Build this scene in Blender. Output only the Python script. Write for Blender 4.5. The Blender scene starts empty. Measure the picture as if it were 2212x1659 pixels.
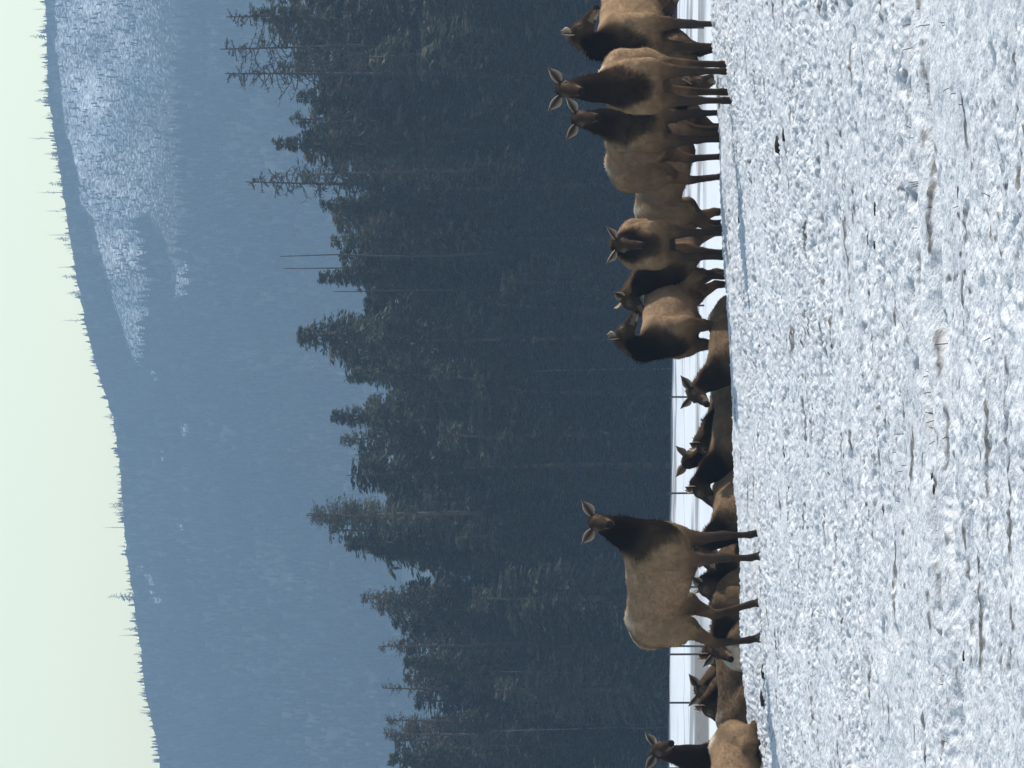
import bpy, math, random
import numpy as np
from mathutils import Matrix, Vector

# ------------------------------------------------------------------ camera, sky, sun, exposure
scene = bpy.context.scene
COL = scene.collection
FPX = 5831.0            # focal length in pixels of the 1024 px long side
PITCH = (644.0 - 512.0) / FPX
cam_d = bpy.data.cameras.new("camera")
cam_d.sensor_fit = 'HORIZONTAL'
cam_d.sensor_width = 36.0
cam_d.lens = 36.0 * FPX / 1024.0
cam_d.clip_start = 0.5
cam_d.clip_end = 12000.0
cam = bpy.data.objects.new("camera", cam_d)
COL.objects.link(cam)
# the picture lies on its side: world up points to the left edge, world right to the top edge
f = Vector((0, math.cos(PITCH), math.sin(PITCH)))
r = Vector((0, math.sin(PITCH), -math.cos(PITCH)))
u = Vector((1, 0, 0))
m = Matrix.Identity(4)
for i in range(3):
    m[i][0], m[i][1], m[i][2] = r[i], u[i], -f[i]
cam.matrix_world = m
scene.camera = cam

SUN_AZ, SUN_EL = math.radians(68), math.radians(33)   # azimuth clockwise from +Y
world = bpy.data.worlds.new("World")
scene.world = world
world.use_nodes = True
wn = world.node_tree
for n in list(wn.nodes):
    wn.nodes.remove(n)
sky = wn.nodes.new("ShaderNodeTexSky")
sky.sky_type = 'NISHITA'
sky.sun_disc = False
sky.sun_elevation = SUN_EL
sky.sun_rotation = SUN_AZ
sky.altitude = 4000
sky.air_density = 2.85
sky.dust_density = 10.0
sky.ozone_density = 0.0
bg = wn.nodes.new("ShaderNodeBackground")
bg.inputs[1].default_value = 0.15
wo = wn.nodes.new("ShaderNodeOutputWorld")
wn.links.new(sky.outputs[0], bg.inputs[0])
wn.links.new(bg.outputs[0], wo.inputs[0])

sun_d = bpy.data.lights.new("sun", 'SUN')
sun_d.energy = 5.0
sun_d.angle = math.radians(0.6)
sun_d.color = (1.0, 0.955, 0.89)
sun = bpy.data.objects.new("sun", sun_d)
COL.objects.link(sun)
sdir = Vector((math.sin(SUN_AZ) * math.cos(SUN_EL), math.cos(SUN_AZ) * math.cos(SUN_EL), math.sin(SUN_EL)))
sun.rotation_euler = sdir.to_track_quat('Z', 'Y').to_euler()
sun.location = (60, 20, 80)

scene.view_settings.view_transform = 'Standard'
scene.view_settings.look = 'None'
scene.view_settings.exposure = 0.30
scene.view_settings.gamma = 1.0
scene.view_settings.use_curve_mapping = False
scene.render.engine = 'CYCLES'
scene.cycles.use_denoising = True
scene.cycles.max_bounces = 6
scene.cycles.diffuse_bounces = 3
scene.cycles.volume_bounces = 1
scene.cycles.transparent_max_bounces = 6

# ------------------------------------------------------------------ helpers
def link(o, parent=None):
    COL.objects.link(o)
    if parent is not None:
        o.parent = parent
    return o

def tag(o, label=None, cat=None, group=None, kind=None):
    if label: o["label"] = label
    if cat: o["category"] = cat
    if group: o["group"] = group
    if kind: o["kind"] = kind
    return o

def empty(name, loc, rz=0.0):
    o = bpy.data.objects.new(name, None)
    o.empty_display_size = 0.2
    o.location = loc
    o.rotation_euler = (0, 0, rz)
    return link(o)

def mesh_np(name, V, F3=None, F4=None, mat=None, smooth=True, col=None, colname="Col"):
    V = np.asarray(V, dtype=np.float32)
    me = bpy.data.meshes.new(name)
    n3 = 0 if F3 is None else len(F3)
    n4 = 0 if F4 is None else len(F4)
    loops, starts = [], []
    if n3:
        loops.append(np.asarray(F3, dtype=np.int32).ravel())
        starts.append(np.arange(n3, dtype=np.int32) * 3)
    if n4:
        loops.append(np.asarray(F4, dtype=np.int32).ravel())
        starts.append(n3 * 3 + np.arange(n4, dtype=np.int32) * 4)
    loops = np.concatenate(loops); starts = np.concatenate(starts)
    me.vertices.add(len(V)); me.vertices.foreach_set("co", V.ravel())
    me.loops.add(len(loops)); me.loops.foreach_set("vertex_index", loops)
    me.polygons.add(n3 + n4); me.polygons.foreach_set("loop_start", starts)
    me.update(calc_edges=True)
    me.polygons.foreach_set("use_smooth", np.full(n3 + n4, bool(smooth)))
    if col is not None:
        c = np.asarray(col, dtype=np.float32)
        if c.ndim == 1: c = np.stack([c, c, c], 1)
        c4 = np.ones((len(V), 4), dtype=np.float32); c4[:, :3] = c
        at = me.color_attributes.new(colname, 'FLOAT_COLOR', 'POINT')
        at.data.foreach_set("color", c4.ravel())
    if mat is not None:
        me.materials.append(mat)
    me.update()
    return me

def obj(name, me, parent=None, loc=None):
    o = bpy.data.objects.new(name, me)
    if loc is not None: o.location = loc
    return link(o, parent)

def _h(ix, iy, seed):
    h = (ix.astype(np.int64) * 374761393 + iy.astype(np.int64) * 668265263 + seed * 1442695041) & 0xffffffff
    h = ((h ^ (h >> 13)) * 1274126177) & 0xffffffff
    h = h ^ (h >> 16)
    return h

def noise2(x, y, seed=0):
    """gradient noise, about -1..1"""
    x0 = np.floor(x); y0 = np.floor(y)
    fx = x - x0; fy = y - y0
    ix = x0.astype(np.int64); iy = y0.astype(np.int64)
    ux = fx * fx * fx * (fx * (fx * 6 - 15) + 10)
    uy = fy * fy * fy * (fy * (fy * 6 - 15) + 10)
    def g(dx, dy):
        a = _h(ix + dx, iy + dy, seed) * (2 * math.pi / 4294967296.0)
        return np.cos(a) * (fx - dx) + np.sin(a) * (fy - dy)
    n00 = g(0, 0); n10 = g(1, 0); n01 = g(0, 1); n11 = g(1, 1)
    a = n00 + ux * (n10 - n00); b = n01 + ux * (n11 - n01)
    return (a + uy * (b - a)) * 1.45

def sstep(a, b, x):
    t = np.clip((x - a) / (b - a), 0, 1)
    return t * t * (3 - 2 * t)

# photograph coordinates (2212 px wide copy): y2 runs along world -X, x2 along world -Z
def WX(y2, d): return (829.5 - y2) / 210.0 * d / 60.0
def WZ(x2, d): return (1391.0 - x2) / 210.0 * d / 60.0

# ------------------------------------------------------------------ materials
def new_mat(name):
    mt = bpy.data.materials.new(name)
    mt.use_nodes = True
    nt = mt.node_tree
    b = nt.nodes["Principled BSDF"]
    return mt, nt, b

def nd(nt, t, **kw):
    n = nt.nodes.new(t)
    for k, v in kw.items():
        setattr(n, k, v)
    return n

def mat_attr(name, rough=0.9, noise_scale=None, noise_amt=0.25, bump=0.0, bump_scale=80.0, spec=0.2, transl=0.0, colname="Col"):
    mt, nt, b = new_mat(name)
    a = nd(nt, "ShaderNodeVertexColor"); a.layer_name = colname
    out = a.outputs[0]
    tc = nd(nt, "ShaderNodeTexCoord")
    if noise_scale:
        n = nd(nt, "ShaderNodeTexNoise"); n.inputs["Scale"].default_value = noise_scale; n.inputs["Detail"].default_value = 4
        nt.links.new(tc.outputs["Object"], n.inputs["Vector"])
        mr = nd(nt, "ShaderNodeMapRange"); mr.inputs[1].default_value = 0.3; mr.inputs[2].default_value = 0.7
        mr.inputs[3].default_value = 1 - noise_amt; mr.inputs[4].default_value = 1 + noise_amt
        nt.links.new(n.outputs[0], mr.inputs[0])
        mx = nd(nt, "ShaderNodeVectorMath", operation='SCALE')
        nt.links.new(out, mx.inputs[0]); nt.links.new(mr.outputs[0], mx.inputs[3])
        out = mx.outputs[0]
    nt.links.new(out, b.inputs["Base Color"])
    b.inputs["Roughness"].default_value = rough
    b.inputs["Specular IOR Level"].default_value = spec
    if bump > 0:
        n2 = nd(nt, "ShaderNodeTexNoise"); n2.inputs["Scale"].default_value = bump_scale; n2.inputs["Detail"].default_value = 3
        nt.links.new(tc.outputs["Object"], n2.inputs["Vector"])
        bp = nd(nt, "ShaderNodeBump"); bp.inputs["Strength"].default_value = bump; bp.inputs["Distance"].default_value = 0.02
        nt.links.new(n2.outputs[0], bp.inputs["Height"]); nt.links.new(bp.outputs[0], b.inputs["Normal"])
    if transl > 0:
        tr = nd(nt, "ShaderNodeBsdfTranslucent"); nt.links.new(out, tr.inputs[0])
        ms = nd(nt, "ShaderNodeMixShader"); ms.inputs[0].default_value = transl
        nt.links.new(b.outputs[0], ms.inputs[1]); nt.links.new(tr.outputs[0], ms.inputs[2])
        nt.links.new(ms.outputs[0], nt.nodes["Material Output"].inputs[0])
    return mt

def mat_plain(name, colr, rough=0.8, spec=0.3, noise_scale=6.0, amt=0.25):
    mt, nt, b = new_mat(name)
    tc = nd(nt, "ShaderNodeTexCoord")
    n = nd(nt, "ShaderNodeTexNoise"); n.inputs["Scale"].default_value = noise_scale; n.inputs["Detail"].default_value = 5
    nt.links.new(tc.outputs["Object"], n.inputs["Vector"])
    cr = nd(nt, "ShaderNodeValToRGB")
    cr.color_ramp.elements[0].position = 0.3; cr.color_ramp.elements[1].position = 0.7
    cr.color_ramp.elements[0].color = [c * (1 - amt) for c in colr] + [1]
    cr.color_ramp.elements[1].color = [min(1, c * (1 + amt)) for c in colr] + [1]
    nt.links.new(n.outputs[0], cr.inputs[0]); nt.links.new(cr.outputs[0], b.inputs["Base Color"])
    b.inputs["Roughness"].default_value = rough
    b.inputs["Specular IOR Level"].default_value = spec
    return mt

M_body = mat_attr("elk_coat", rough=0.85, noise_scale=9, noise_amt=0.16, bump=0.22, bump_scale=30, spec=0.0)
M_fur = mat_attr("elk_fur", rough=0.8, spec=0.0, transl=0.45)
M_eye = mat_plain("elk_eye", (0.012, 0.008, 0.006), rough=0.08, spec=0.6)
M_nose = mat_plain("elk_nose", (0.018, 0.014, 0.013), rough=0.35, spec=0.5, noise_scale=60)
M_hoof = mat_plain("elk_hoof", (0.022, 0.017, 0.014), rough=0.5, noise_scale=30)
M_needle = mat_attr("conifer_needles", rough=0.75, noise_scale=0.6, noise_amt=0.3, spec=0.2, transl=0.2)
M_farneedle = mat_attr("far_needles", rough=0.9, noise_scale=0.05, noise_amt=0.2, spec=0.0, transl=0.5)
M_bark = mat_plain("conifer_bark", (0.07, 0.055, 0.045), rough=0.9, noise_scale=5)
M_dead = mat_plain("dead_wood", (0.035, 0.030, 0.032), rough=0.9, noise_scale=4)
M_pale = mat_plain("pale_bark", (0.12, 0.11, 0.105), rough=0.9, noise_scale=4, amt=0.35)
M_twig = mat_plain("dry_twig", (0.045, 0.035, 0.027), rough=0.9, noise_scale=40)
M_post = mat_plain("fence_steel", (0.05, 0.045, 0.05), rough=0.6, noise_scale=20)
M_stub = mat_plain("dry_stubble", (0.13, 0.10, 0.065), rough=0.9, noise_scale=20)
M_shade_blob = mat_plain("shade_blob", (0.03, 0.024, 0.02), rough=0.95, noise_scale=30)

# snow: white with bare-ground attribute
def snow_material():
    mt, nt, b = new_mat("snow")
    tc = nd(nt, "ShaderNodeTexCoord")
    a = nd(nt, "ShaderNodeVertexColor"); a.layer_name = "Col"
    sp = nd(nt, "ShaderNodeSeparateColor"); nt.links.new(a.outputs[0], sp.inputs[0])
    n = nd(nt, "ShaderNodeTexNoise"); n.inputs["Scale"].default_value = 3.0; n.inputs["Detail"].default_value = 6
    nt.links.new(tc.outputs["Object"], n.inputs["Vector"])
    snow = nd(nt, "ShaderNodeValToRGB")
    snow.color_ramp.elements[0].position = 0.25; snow.color_ramp.elements[0].color = (0.41, 0.415, 0.435, 1)
    snow.color_ramp.elements[1].position = 0.7; snow.color_ramp.elements[1].color = (0.59, 0.59, 0.59, 1)
    nt.links.new(n.outputs[0], snow.inputs[0])
    dirt = nd(nt, "ShaderNodeValToRGB")
    dirt.color_ramp.elements[0].position = 0.3; dirt.color_ramp.elements[0].color = (0.05, 0.042, 0.036, 1)
    dirt.color_ramp.elements[1].position = 0.7; dirt.color_ramp.elements[1].color = (0.17, 0.145, 0.125, 1)
    nt.links.new(n.outputs[0], dirt.inputs[0])
    mx = nd(nt, "ShaderNodeMix", data_type='RGBA')
    fr = nd(nt, "ShaderNodeMix", data_type='RGBA'); fr.inputs[7].default_value = (0.64, 0.65, 0.67, 1)
    nt.links.new(sp.outputs[1], fr.inputs[0]); nt.links.new(snow.outputs[0], fr.inputs[6])
    nt.links.new(sp.outputs[0], mx.inputs[0]); nt.links.new(fr.outputs[2], mx.inputs[6]); nt.links.new(dirt.outputs[0], mx.inputs[7])
    nt.links.new(mx.outputs[2], b.inputs["Base Color"])
    b.inputs["Roughness"].default_value = 0.62
    b.inputs["Specular IOR Level"].default_value = 0.35
    n2 = nd(nt, "ShaderNodeTexNoise"); n2.inputs["Scale"].default_value = 38.0; n2.inputs["Detail"].default_value = 5
    nt.links.new(tc.outputs["Object"], n2.inputs["Vector"])
    bp = nd(nt, "ShaderNodeBump"); bp.inputs["Strength"].default_value = 0.8; bp.inputs["Distance"].default_value = 0.02
    nt.links.new(n2.outputs[0], bp.inputs["Height"]); nt.links.new(bp.outputs[0], b.inputs["Normal"])
    return mt
M_snow = snow_material()

# ------------------------------------------------------------------ ground: one sheet from the camera to the far hill
CRX = np.array([-60, -4.08, -2.78, 0.34, 4.08, 60.0])
CRZ = np.array([-2.6, -1.185, -1.053, -0.92, -0.733, 1.2])
CRX2 = np.array([-60, -12, -4.08, -2.78, 0.34, 4.08, 10, 60.0])
CRZ2 = np.array([-1.7, -1.45, -1.185, -1.053, -0.92, -0.733, -0.55, -0.4])

def crest_z(x): return np.interp(x, CRX2, CRZ2)

def ground_smooth(x, y):
    x = np.asarray(x, dtype=float); y = np.asarray(y, dtype=float)
    zc = crest_z(x * np.clip(62.0 / np.maximum(y, 62.0), 0, 1))
    near_drop = np.where(x < 0, 0.17, 0.17 - 0.025 * np.clip(x, 0, 4))
    front = zc - near_drop * sstep(62.0, 58.4, y) - 0.0022 * np.clip(58.4 - y, 0, 60)
    near_flat = -1.24 + 0.02 * x
    wgt = sstep(50, 18, y) * 0.75
    front = front * (1 - wgt) + near_flat * wgt
    back = zc - 0.36 * sstep(62.0, 64.2, y)
    fld = np.interp(y, [60, 90, 160, 285, 600, 1500, 4000], [-1.45, -1.62, -1.62, -1.32, -1.2, -1.0, -1.0])
    fld = fld - 0.0095 * np.clip(x, -40, 40) * sstep(120, 280, y)
    t = sstep(66, 92, y)
    back = back * (1 - t) + fld * t
    return np.where(y < 62.0, front, back)

def groove_y(x):
    return 23.6 + 0.55 * x + 0.12 * np.sin(x * 3.1 + 0.5) + 0.07 * np.sin(x * 7.7)

def build_ground():
    ys = [4.0]
    while ys[-1] < 16.5: ys.append(ys[-1] + 0.5)
    while ys[-1] < 63.5: ys.append(ys[-1] + 0.030 + 0.00100 * (ys[-1] - 16))
    while ys[-1] < 110: ys.append(ys[-1] + 0.22 + 0.004 * (ys[-1] - 63))
    while ys[-1] < 320: ys.append(ys[-1] + 1.1)
    ys += [330, 350, 400, 480, 600, 800, 1100, 1500, 2000, 2600]
    ys = np.array(ys)
    NC = 720
    ui = np.linspace(-1, 1, NC)
    uo = np.array([1.03, 1.07, 1.13, 1.22, 1.36, 1.6, 2.0, 2.7, 4.0, 6.5])
    uu = np.concatenate([-uo[::-1], ui, uo])
    wid = 0.066 * ys * 1.10 + 0.75
    wid = np.where(ys > 320, 22 + (ys - 320) * 0.05, wid)
    X = wid[:, None] * uu[None, :]
    Y = np.repeat(ys[:, None], len(uu), 1)
    Z = ground_smooth(X, Y)
    # crusted, trampled wind-blown snow
    det = np.zeros_like(Z)
    near = (Y > 14) & (Y < 112)
    xs = X[near]; yy = Y[near]
    wx = xs + 0.06 * noise2(xs * 5, yy * 3, 91); wy = yy + 0.10 * noise2(xs * 4 + 7, yy * 2.5, 92)
    a = 0.024 * noise2(wx * 0.8, wy * 0.45, 1) + 0.016 * noise2(wx * 1.8, wy * 1.3, 2)
    big = noise2(xs * 0.5, yy * 0.22, 12)
    rough = (0.60 + 0.50 * sstep(-0.45, 0.45, big)) * (0.52 + 0.48 * sstep(18, 42, yy))
    n3 = noise2(wx * 5.2, wy * 5.6, 3); n4 = noise2(wx * 11.0, wy * 11.0, 4); n5 = noise2(wx * 22.0, wy * 16.0, 5)
    n6 = noise2(wx * 4.0 + 3, wy * 2.0, 8)
    det_ = a + rough * (0.030 * (0.45 - np.abs(n3)) + 0.036 * (0.4 - np.abs(n4)) + 0.017 * n5 + 0.014 * n4 + 0.018 * n6)
    # scattered pits
    pit = noise2(xs * 2.6 + 11, yy * 2.4, 6)
    det_ -= 0.045 * sstep(0.58, 0.80, pit)
    # old track: a groove that crosses the foreground
    gy = groove_y(xs) + 0.10 * noise2(xs * 2.2, yy * 0.3, 17)
    dd = (yy - gy)
    det_ -= (0.06 + 0.07 * noise2(xs * 2.4, yy * 0.2, 19)) * np.exp(-(dd / 0.16) ** 2) - 0.03 * np.exp(-((dd - 0.50) / 0.22) ** 2)
    det_ -= (0.06 + 0.07 * noise2(xs * 2.0, yy * 0.2, 29)) * np.exp(-((dd - 1.35) / 0.18) ** 2)
    # smooth sled-like band close to the crest
    by = 52.5 - 0.9 * (3.0 - xs)
    band = np.exp(-((yy - by) / 1.2) ** 2)
    det_ = det_ * (1 - 0.6 * band) - 0.05 * band
    det[near] = det_
    far = (Y >= 64)
    xs = X[far]; yy = Y[far]
    det[far] += sstep(70, 100, yy) * (0.10 * noise2(xs * 0.08, yy * 0.03, 21) + 0.05 * noise2(xs * 0.35, yy * 0.12, 22))
    # hoof prints, each a steep little pit, strung out in trails
    rngp = np.random.default_rng(31)
    print_dark = np.zeros_like(Z)
    for t in range(26):
        py = 17.5 + 40 * rngp.random() ** 1.3; px = rngp.uniform(-1, 1) * (0.075 * py + 0.4); pa = rngp.uniform(-0.5, 0.5)
        for q in range(rngp.integers(3, 9)):
            px += 0.36 * math.cos(pa) + rngp.normal(0, 0.06); py += 0.36 * math.sin(pa) + rngp.normal(0, 0.10); pa += rngp.normal(0, 0.15)
            r0 = np.searchsorted(ys, py - 0.45); r1 = np.searchsorted(ys, py + 0.45)
            if r1 - r0 < 2 or py > 61: continue
            sx = rngp.uniform(0.035, 0.06); sy = rngp.uniform(0.09, 0.16)
            gq = np.exp(-(((X[r0:r1] - px) / sx) ** 2 + ((Y[r0:r1] - py) / sy) ** 2) ** 1.5)
            det[r0:r1] -= rngp.uniform(0.05, 0.10) * gq
            print_dark[r0:r1] = np.maximum(print_dark[r0:r1], gq * rngp.uniform(0.0, 0.9))  # dirt colour in the prints also paints shade into the pits
    Z = Z + det
    bare = print_dark
    xs = X[far]; yy = Y[far]
    wob = 6 * noise2(xs * 0.12, yy * 0.02, 31) + 1.5 * noise2(xs * 0.9, yy * 0.1, 35)
    strip = sstep(148, 153, yy + wob) * (1 - sstep(176, 182, yy + wob)) * sstep(-4.5, -8, xs + 0.6 * noise2(yy * 0.1, xs * 0.0 + 1, 41))
    streak = sstep(0.12, 0.45, noise2(xs * 0.05 + 3, yy * 0.06, 33) + 0.35 * noise2(xs * 0.5, yy * 0.5, 34)) * sstep(140, 165, yy) * 0.75
    edge = sstep(268, 280, yy + 3 * noise2(xs * 0.3, yy * 0.1, 36)) * 0.85
    bare[far] = np.clip(0 + np.maximum(np.maximum(strip * 0.95, streak), edge), 0, 1)
    xs = X[near]; yy = Y[near]
    gy = groove_y(xs)
    sp = sstep(0.42, 0.62, noise2(xs * 9, yy * 4.5, 51)) * sstep(0.25, 0.5, noise2(xs * 1.1, yy * 0.55, 52))
    gr = sstep(0.0, 0.35, noise2(xs * 3.2, yy * 2, 53) + 0.4 * noise2(xs * 15, yy * 12, 58)) * np.maximum(np.exp(-((yy - gy - 0.24) / 0.055) ** 2), 0.8 * np.exp(-((yy - gy - 1.55) / 0.07) ** 2))
    g2 = sstep(0.1, 0.5, noise2(xs * 8, yy * 4, 54)) * np.exp(-((yy - gy - 1.5) / 0.35) ** 2) * 0.8
    sp2 = sstep(0.50, 0.66, noise2(xs * 13, yy * 6.5, 55)) * sstep(-0.1, 0.3, noise2(xs * 0.9, yy * 0.5, 56))
    ln_ = sstep(0.55, 0.68, noise2(xs * 1.5 + 5, yy * 3.2, 57) + 0.22 * noise2(xs * 11, yy * 9, 59))
    sp = np.maximum(sp, np.maximum(sp2 * 1.7, ln_ * 1.8))
    bare[near] = np.clip(np.maximum(bare[near], np.maximum(np.maximum(sp * 0.58, gr * 0.95), g2 * 0.3)), 0, 1)
    nr, nc = Z.shape
    V = np.stack([X, Y, Z], 2).reshape(-1, 3)
    idx = np.arange(nr * nc).reshape(nr, nc)
    F = np.stack([idx[:-1, :-1], idx[:-1, 1:], idx[1:, 1:], idx[1:, :-1]], 2).reshape(-1, 4)
    me = mesh_np("snow_ground", V, F4=F, mat=M_snow, col=np.stack([bare.ravel(), sstep(66, 90, Y).ravel(), np.zeros(Y.size)], 1))
    return tag(obj("snow_ground", me), "white crusted snow covering the pasture to the far treeline", kind="structure")
build_ground()

# ------------------------------------------------------------------ the far hill
YR = 2000.0
RIDGE = np.array([[-700, 60], [-200, 72], [0, 95], [200, 101], [400, 131], [500, 146], [600, 163], [700, 182], [800, 208], [900, 241],
                  [1000, 256], [1200, 271], [1300, 287], [1400, 301], [1500, 312], [1600, 336], [1700, 350], [2000, 380], [2500, 430]], float)
def ridge_z(x):
    y2 = 829.5 - x * 210 * 60 / YR
    return (1391.0 - np.interp(y2, RIDGE[:, 0], RIDGE[:, 1])) / 210.0 * YR / 60.0

def inside(px, py, poly):
    res = np.zeros(px.shape, bool)
    n = len(poly)
    for i in range(n):
        x1, y1 = poly[i]; x2, y2 = poly[(i + 1) % n]
        c = ((y1 > py) != (y2 > py)) & (px < (x2 - x1) * (py - y1) / (y2 - y1 + 1e-9) + x1)
        res ^= c
    return res

# land cover of the hill, outlined in metres (x across the slope, z up) from its own plan
def plan(pts): return [(WX(b, YR), WZ(a, YR)) for a, b in pts]
P_SNOW = plan([(118, -160), (122, 150), (142, 300), (165, 400), (203, 500), (228, 580), (247, 660), (268, 730), (296, 800),
               (322, 780), (350, 700), (405, 640), (418, 560), (424, 420), (428, 200), (430, -160)])
P_PATCH = plan([(300, 470), (322, 455), (345, 490), (372, 560), (385, 640), (398, 700), (396, 800), (318, 800), (308, 700), (322, 600)])
P_BITS = [plan(p) for p in ([(385, 925), (400, 915), (412, 935), (395, 945)], [(372, 590), (400, 560), (408, 640), (380, 650)],
                            [(322, 805), (330, 800), (346, 835), (338, 838)], [(375, 1125), (382, 1122), (408, 1165), (402, 1168)],
                            [(300, 1225), (308, 1220), (350, 1300), (338, 1310)], [(345, 970), (352, 965), (362, 1010), (350, 1015)])]
def snow_cover(x, z):
    nx = x + 1.6 * noise2(x * 0.12, z * 0.12, 61) ; nz = z + 1.6 * noise2(x * 0.12 + 9, z * 0.12, 62)
    s = inside(nx, nz, P_SNOW).astype(float)
    top = WZ(118, YR); bot = WZ(430, YR)
    s *= (0.50 + 0.14 * np.clip((z - bot) / (top - bot), 0, 1)) * (0.10 + 0.90 * sstep(bot, bot + 24, z + 2 * noise2(x * 0.3, z * 0.3, 63)))
    s *= 0.8 + 0.35 * noise2(x * 0.06, z * 0.06, 64)
    s[inside(nx, nz, P_PATCH)] = 0.02
    for p in P_BITS:
        s[inside(nx, nz, p)] = 0.45
    return s

def build_hill():
    xs = np.concatenate([np.linspace(-760, -180, 60), np.linspace(-175, 175, 640), np.linspace(180, 760, 60)])
    ts = np.concatenate([np.linspace(0, 0.42, 30), np.linspace(0.43, 1.0, 300), np.array([1.04, 1.1, 1.25, 1.5])])
    T, X = np.meshgrid(ts, xs, indexing='ij')
    zr = ridge_z(X)
    Y = 1420 + (YR - 1420) * T
    up = np.clip(T, 0, 1)
    Z = -1.6 + (zr + 1.6) * (0.12 * up + 0.88 * up ** 1.12)
    Z = np.where(T > 1, zr - (T - 1) * 300, Z)
    rel = sstep(0.0, 0.3, T) * (1 - sstep(0.9, 1.0, T))
    Z += rel * (7.0 * noise2(X * 0.016, Y * 0.007, 71) + 2.6 * noise2(X * 0.05, Y * 0.02, 72))
    Z += 0.5 * noise2(X * 0.3, Y * 0.15, 73) * sstep(0, 0.2, T)
    s = snow_cover((X * YR / Y).ravel(), (Z * YR / Y).ravel()).reshape(X.shape)
    nr, nc = X.shape
    V = np.stack([X, Y, Z], 2).reshape(-1, 3)
    idx = np.arange(nr * nc).reshape(nr, nc)
    F = np.stack([idx[:-1, :-1], idx[:-1, 1:], idx[1:, 1:], idx[1:, :-1]], 2).reshape(-1, 4)
    mt, nt, b = new_mat("hillside")
    tc = nd(nt, "ShaderNodeTexCoord")
    a = nd(nt, "ShaderNodeVertexColor"); a.layer_name = "Col"
    sp = nd(nt, "ShaderNodeSeparateColor"); nt.links.new(a.outputs[0], sp.inputs[0])
    n = nd(nt, "ShaderNodeTexNoise"); n.inputs["Scale"].default_value = 0.75; n.inputs["Detail"].default_value = 5; n.inputs["Roughness"].default_value = 0.65
    nt.links.new(tc.outputs["Object"], n.inputs["Vector"])
    mrn = nd(nt, "ShaderNodeMapRange"); mrn.inputs[1].default_value = 0.28; mrn.inputs[2].default_value = 0.72
    nt.links.new(n.outputs[0], mrn.inputs[0])
    sub = nd(nt, "ShaderNodeMath", operation='SUBTRACT'); nt.links.new(sp.outputs[0], sub.inputs[0]); nt.links.new(mrn.outputs[0], sub.inputs[1])
    mr = nd(nt, "ShaderNodeMapRange"); mr.inputs[1].default_value = -0.22; mr.inputs[2].default_value = 0.30
    nt.links.new(sub.outputs[0], mr.inputs[0])
    mx = nd(nt, "ShaderNodeMix", data_type='RGBA')
    mx.inputs[6].default_value = (0.030, 0.038, 0.032, 1); mx.inputs[7].default_value = (0.55, 0.57, 0.61, 1)
    nt.links.new(mr.outputs[0], mx.inputs[0]); nt.links.new(mx.outputs[2], b.inputs["Base Color"])
    b.inputs["Roughness"].default_value = 0.9; b.inputs["Specular IOR Level"].default_value = 0.1
    me = mesh_np("forested_hill", V, F4=F, mat=mt, col=s.ravel())
    tag(obj("forested_hill", me), "long forested hill with snowy open slopes below the pale sky", kind="structure")
    return X, Y, Z, s
HX, HY, HZ, HS = build_hill()

# ------------------------------------------------------------------ far conifers on the hill
def tiny_tree(rng, sides=5, tiers=3):
    """unit-height conifer, ragged stacked skirts"""
    V = []; F = []
    for k in range(tiers):
        z0 = 0.10 + 0.26 * k; z1 = min(1.0, z0 + 0.46)
        rad = 0.20 * (1 - 0.75 * k / tiers)
        b = len(V)
        for s in range(sides):
            a = 2 * math.pi * (s + rng.random() * 0.6) / sides
            q = rad * (0.6 + 0.7 * rng.random())
            V.append((q * math.cos(a), q * math.sin(a), z0 - 0.05 * rng.random()))
        V.append((0.02 * rng.normal(), 0.02 * rng.normal(), z1))
        for s in range(sides):
            F.append((b + s, b + (s + 1) % sides, b + sides))
    b = len(V)
    V += [(0.02, 0, 0), (-0.01, 0.02, 0), (-0.01, -0.02, 0), (0, 0, 0.9)]
    F += [(b, b + 1, b + 3), (b + 1, b + 2, b + 3), (b + 2, b, b + 3)]
    return np.array(V), np.array(F)

def hill_y_of(x, z):
    zr = ridge_z(np.atleast_1d(x))
    q = np.clip((z + 1.6) / (zr + 1.6), 0, 1)
    t = q.copy()
    for _ in range(8):
        ft = 0.12 * t + 0.88 * t ** 1.12 - q
        t = np.clip(t - ft / (0.12 + 0.9856 * np.maximum(t, 1e-3) ** 0.12), 0, 1)
    return 1420 + (YR - 1420) * t

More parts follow.
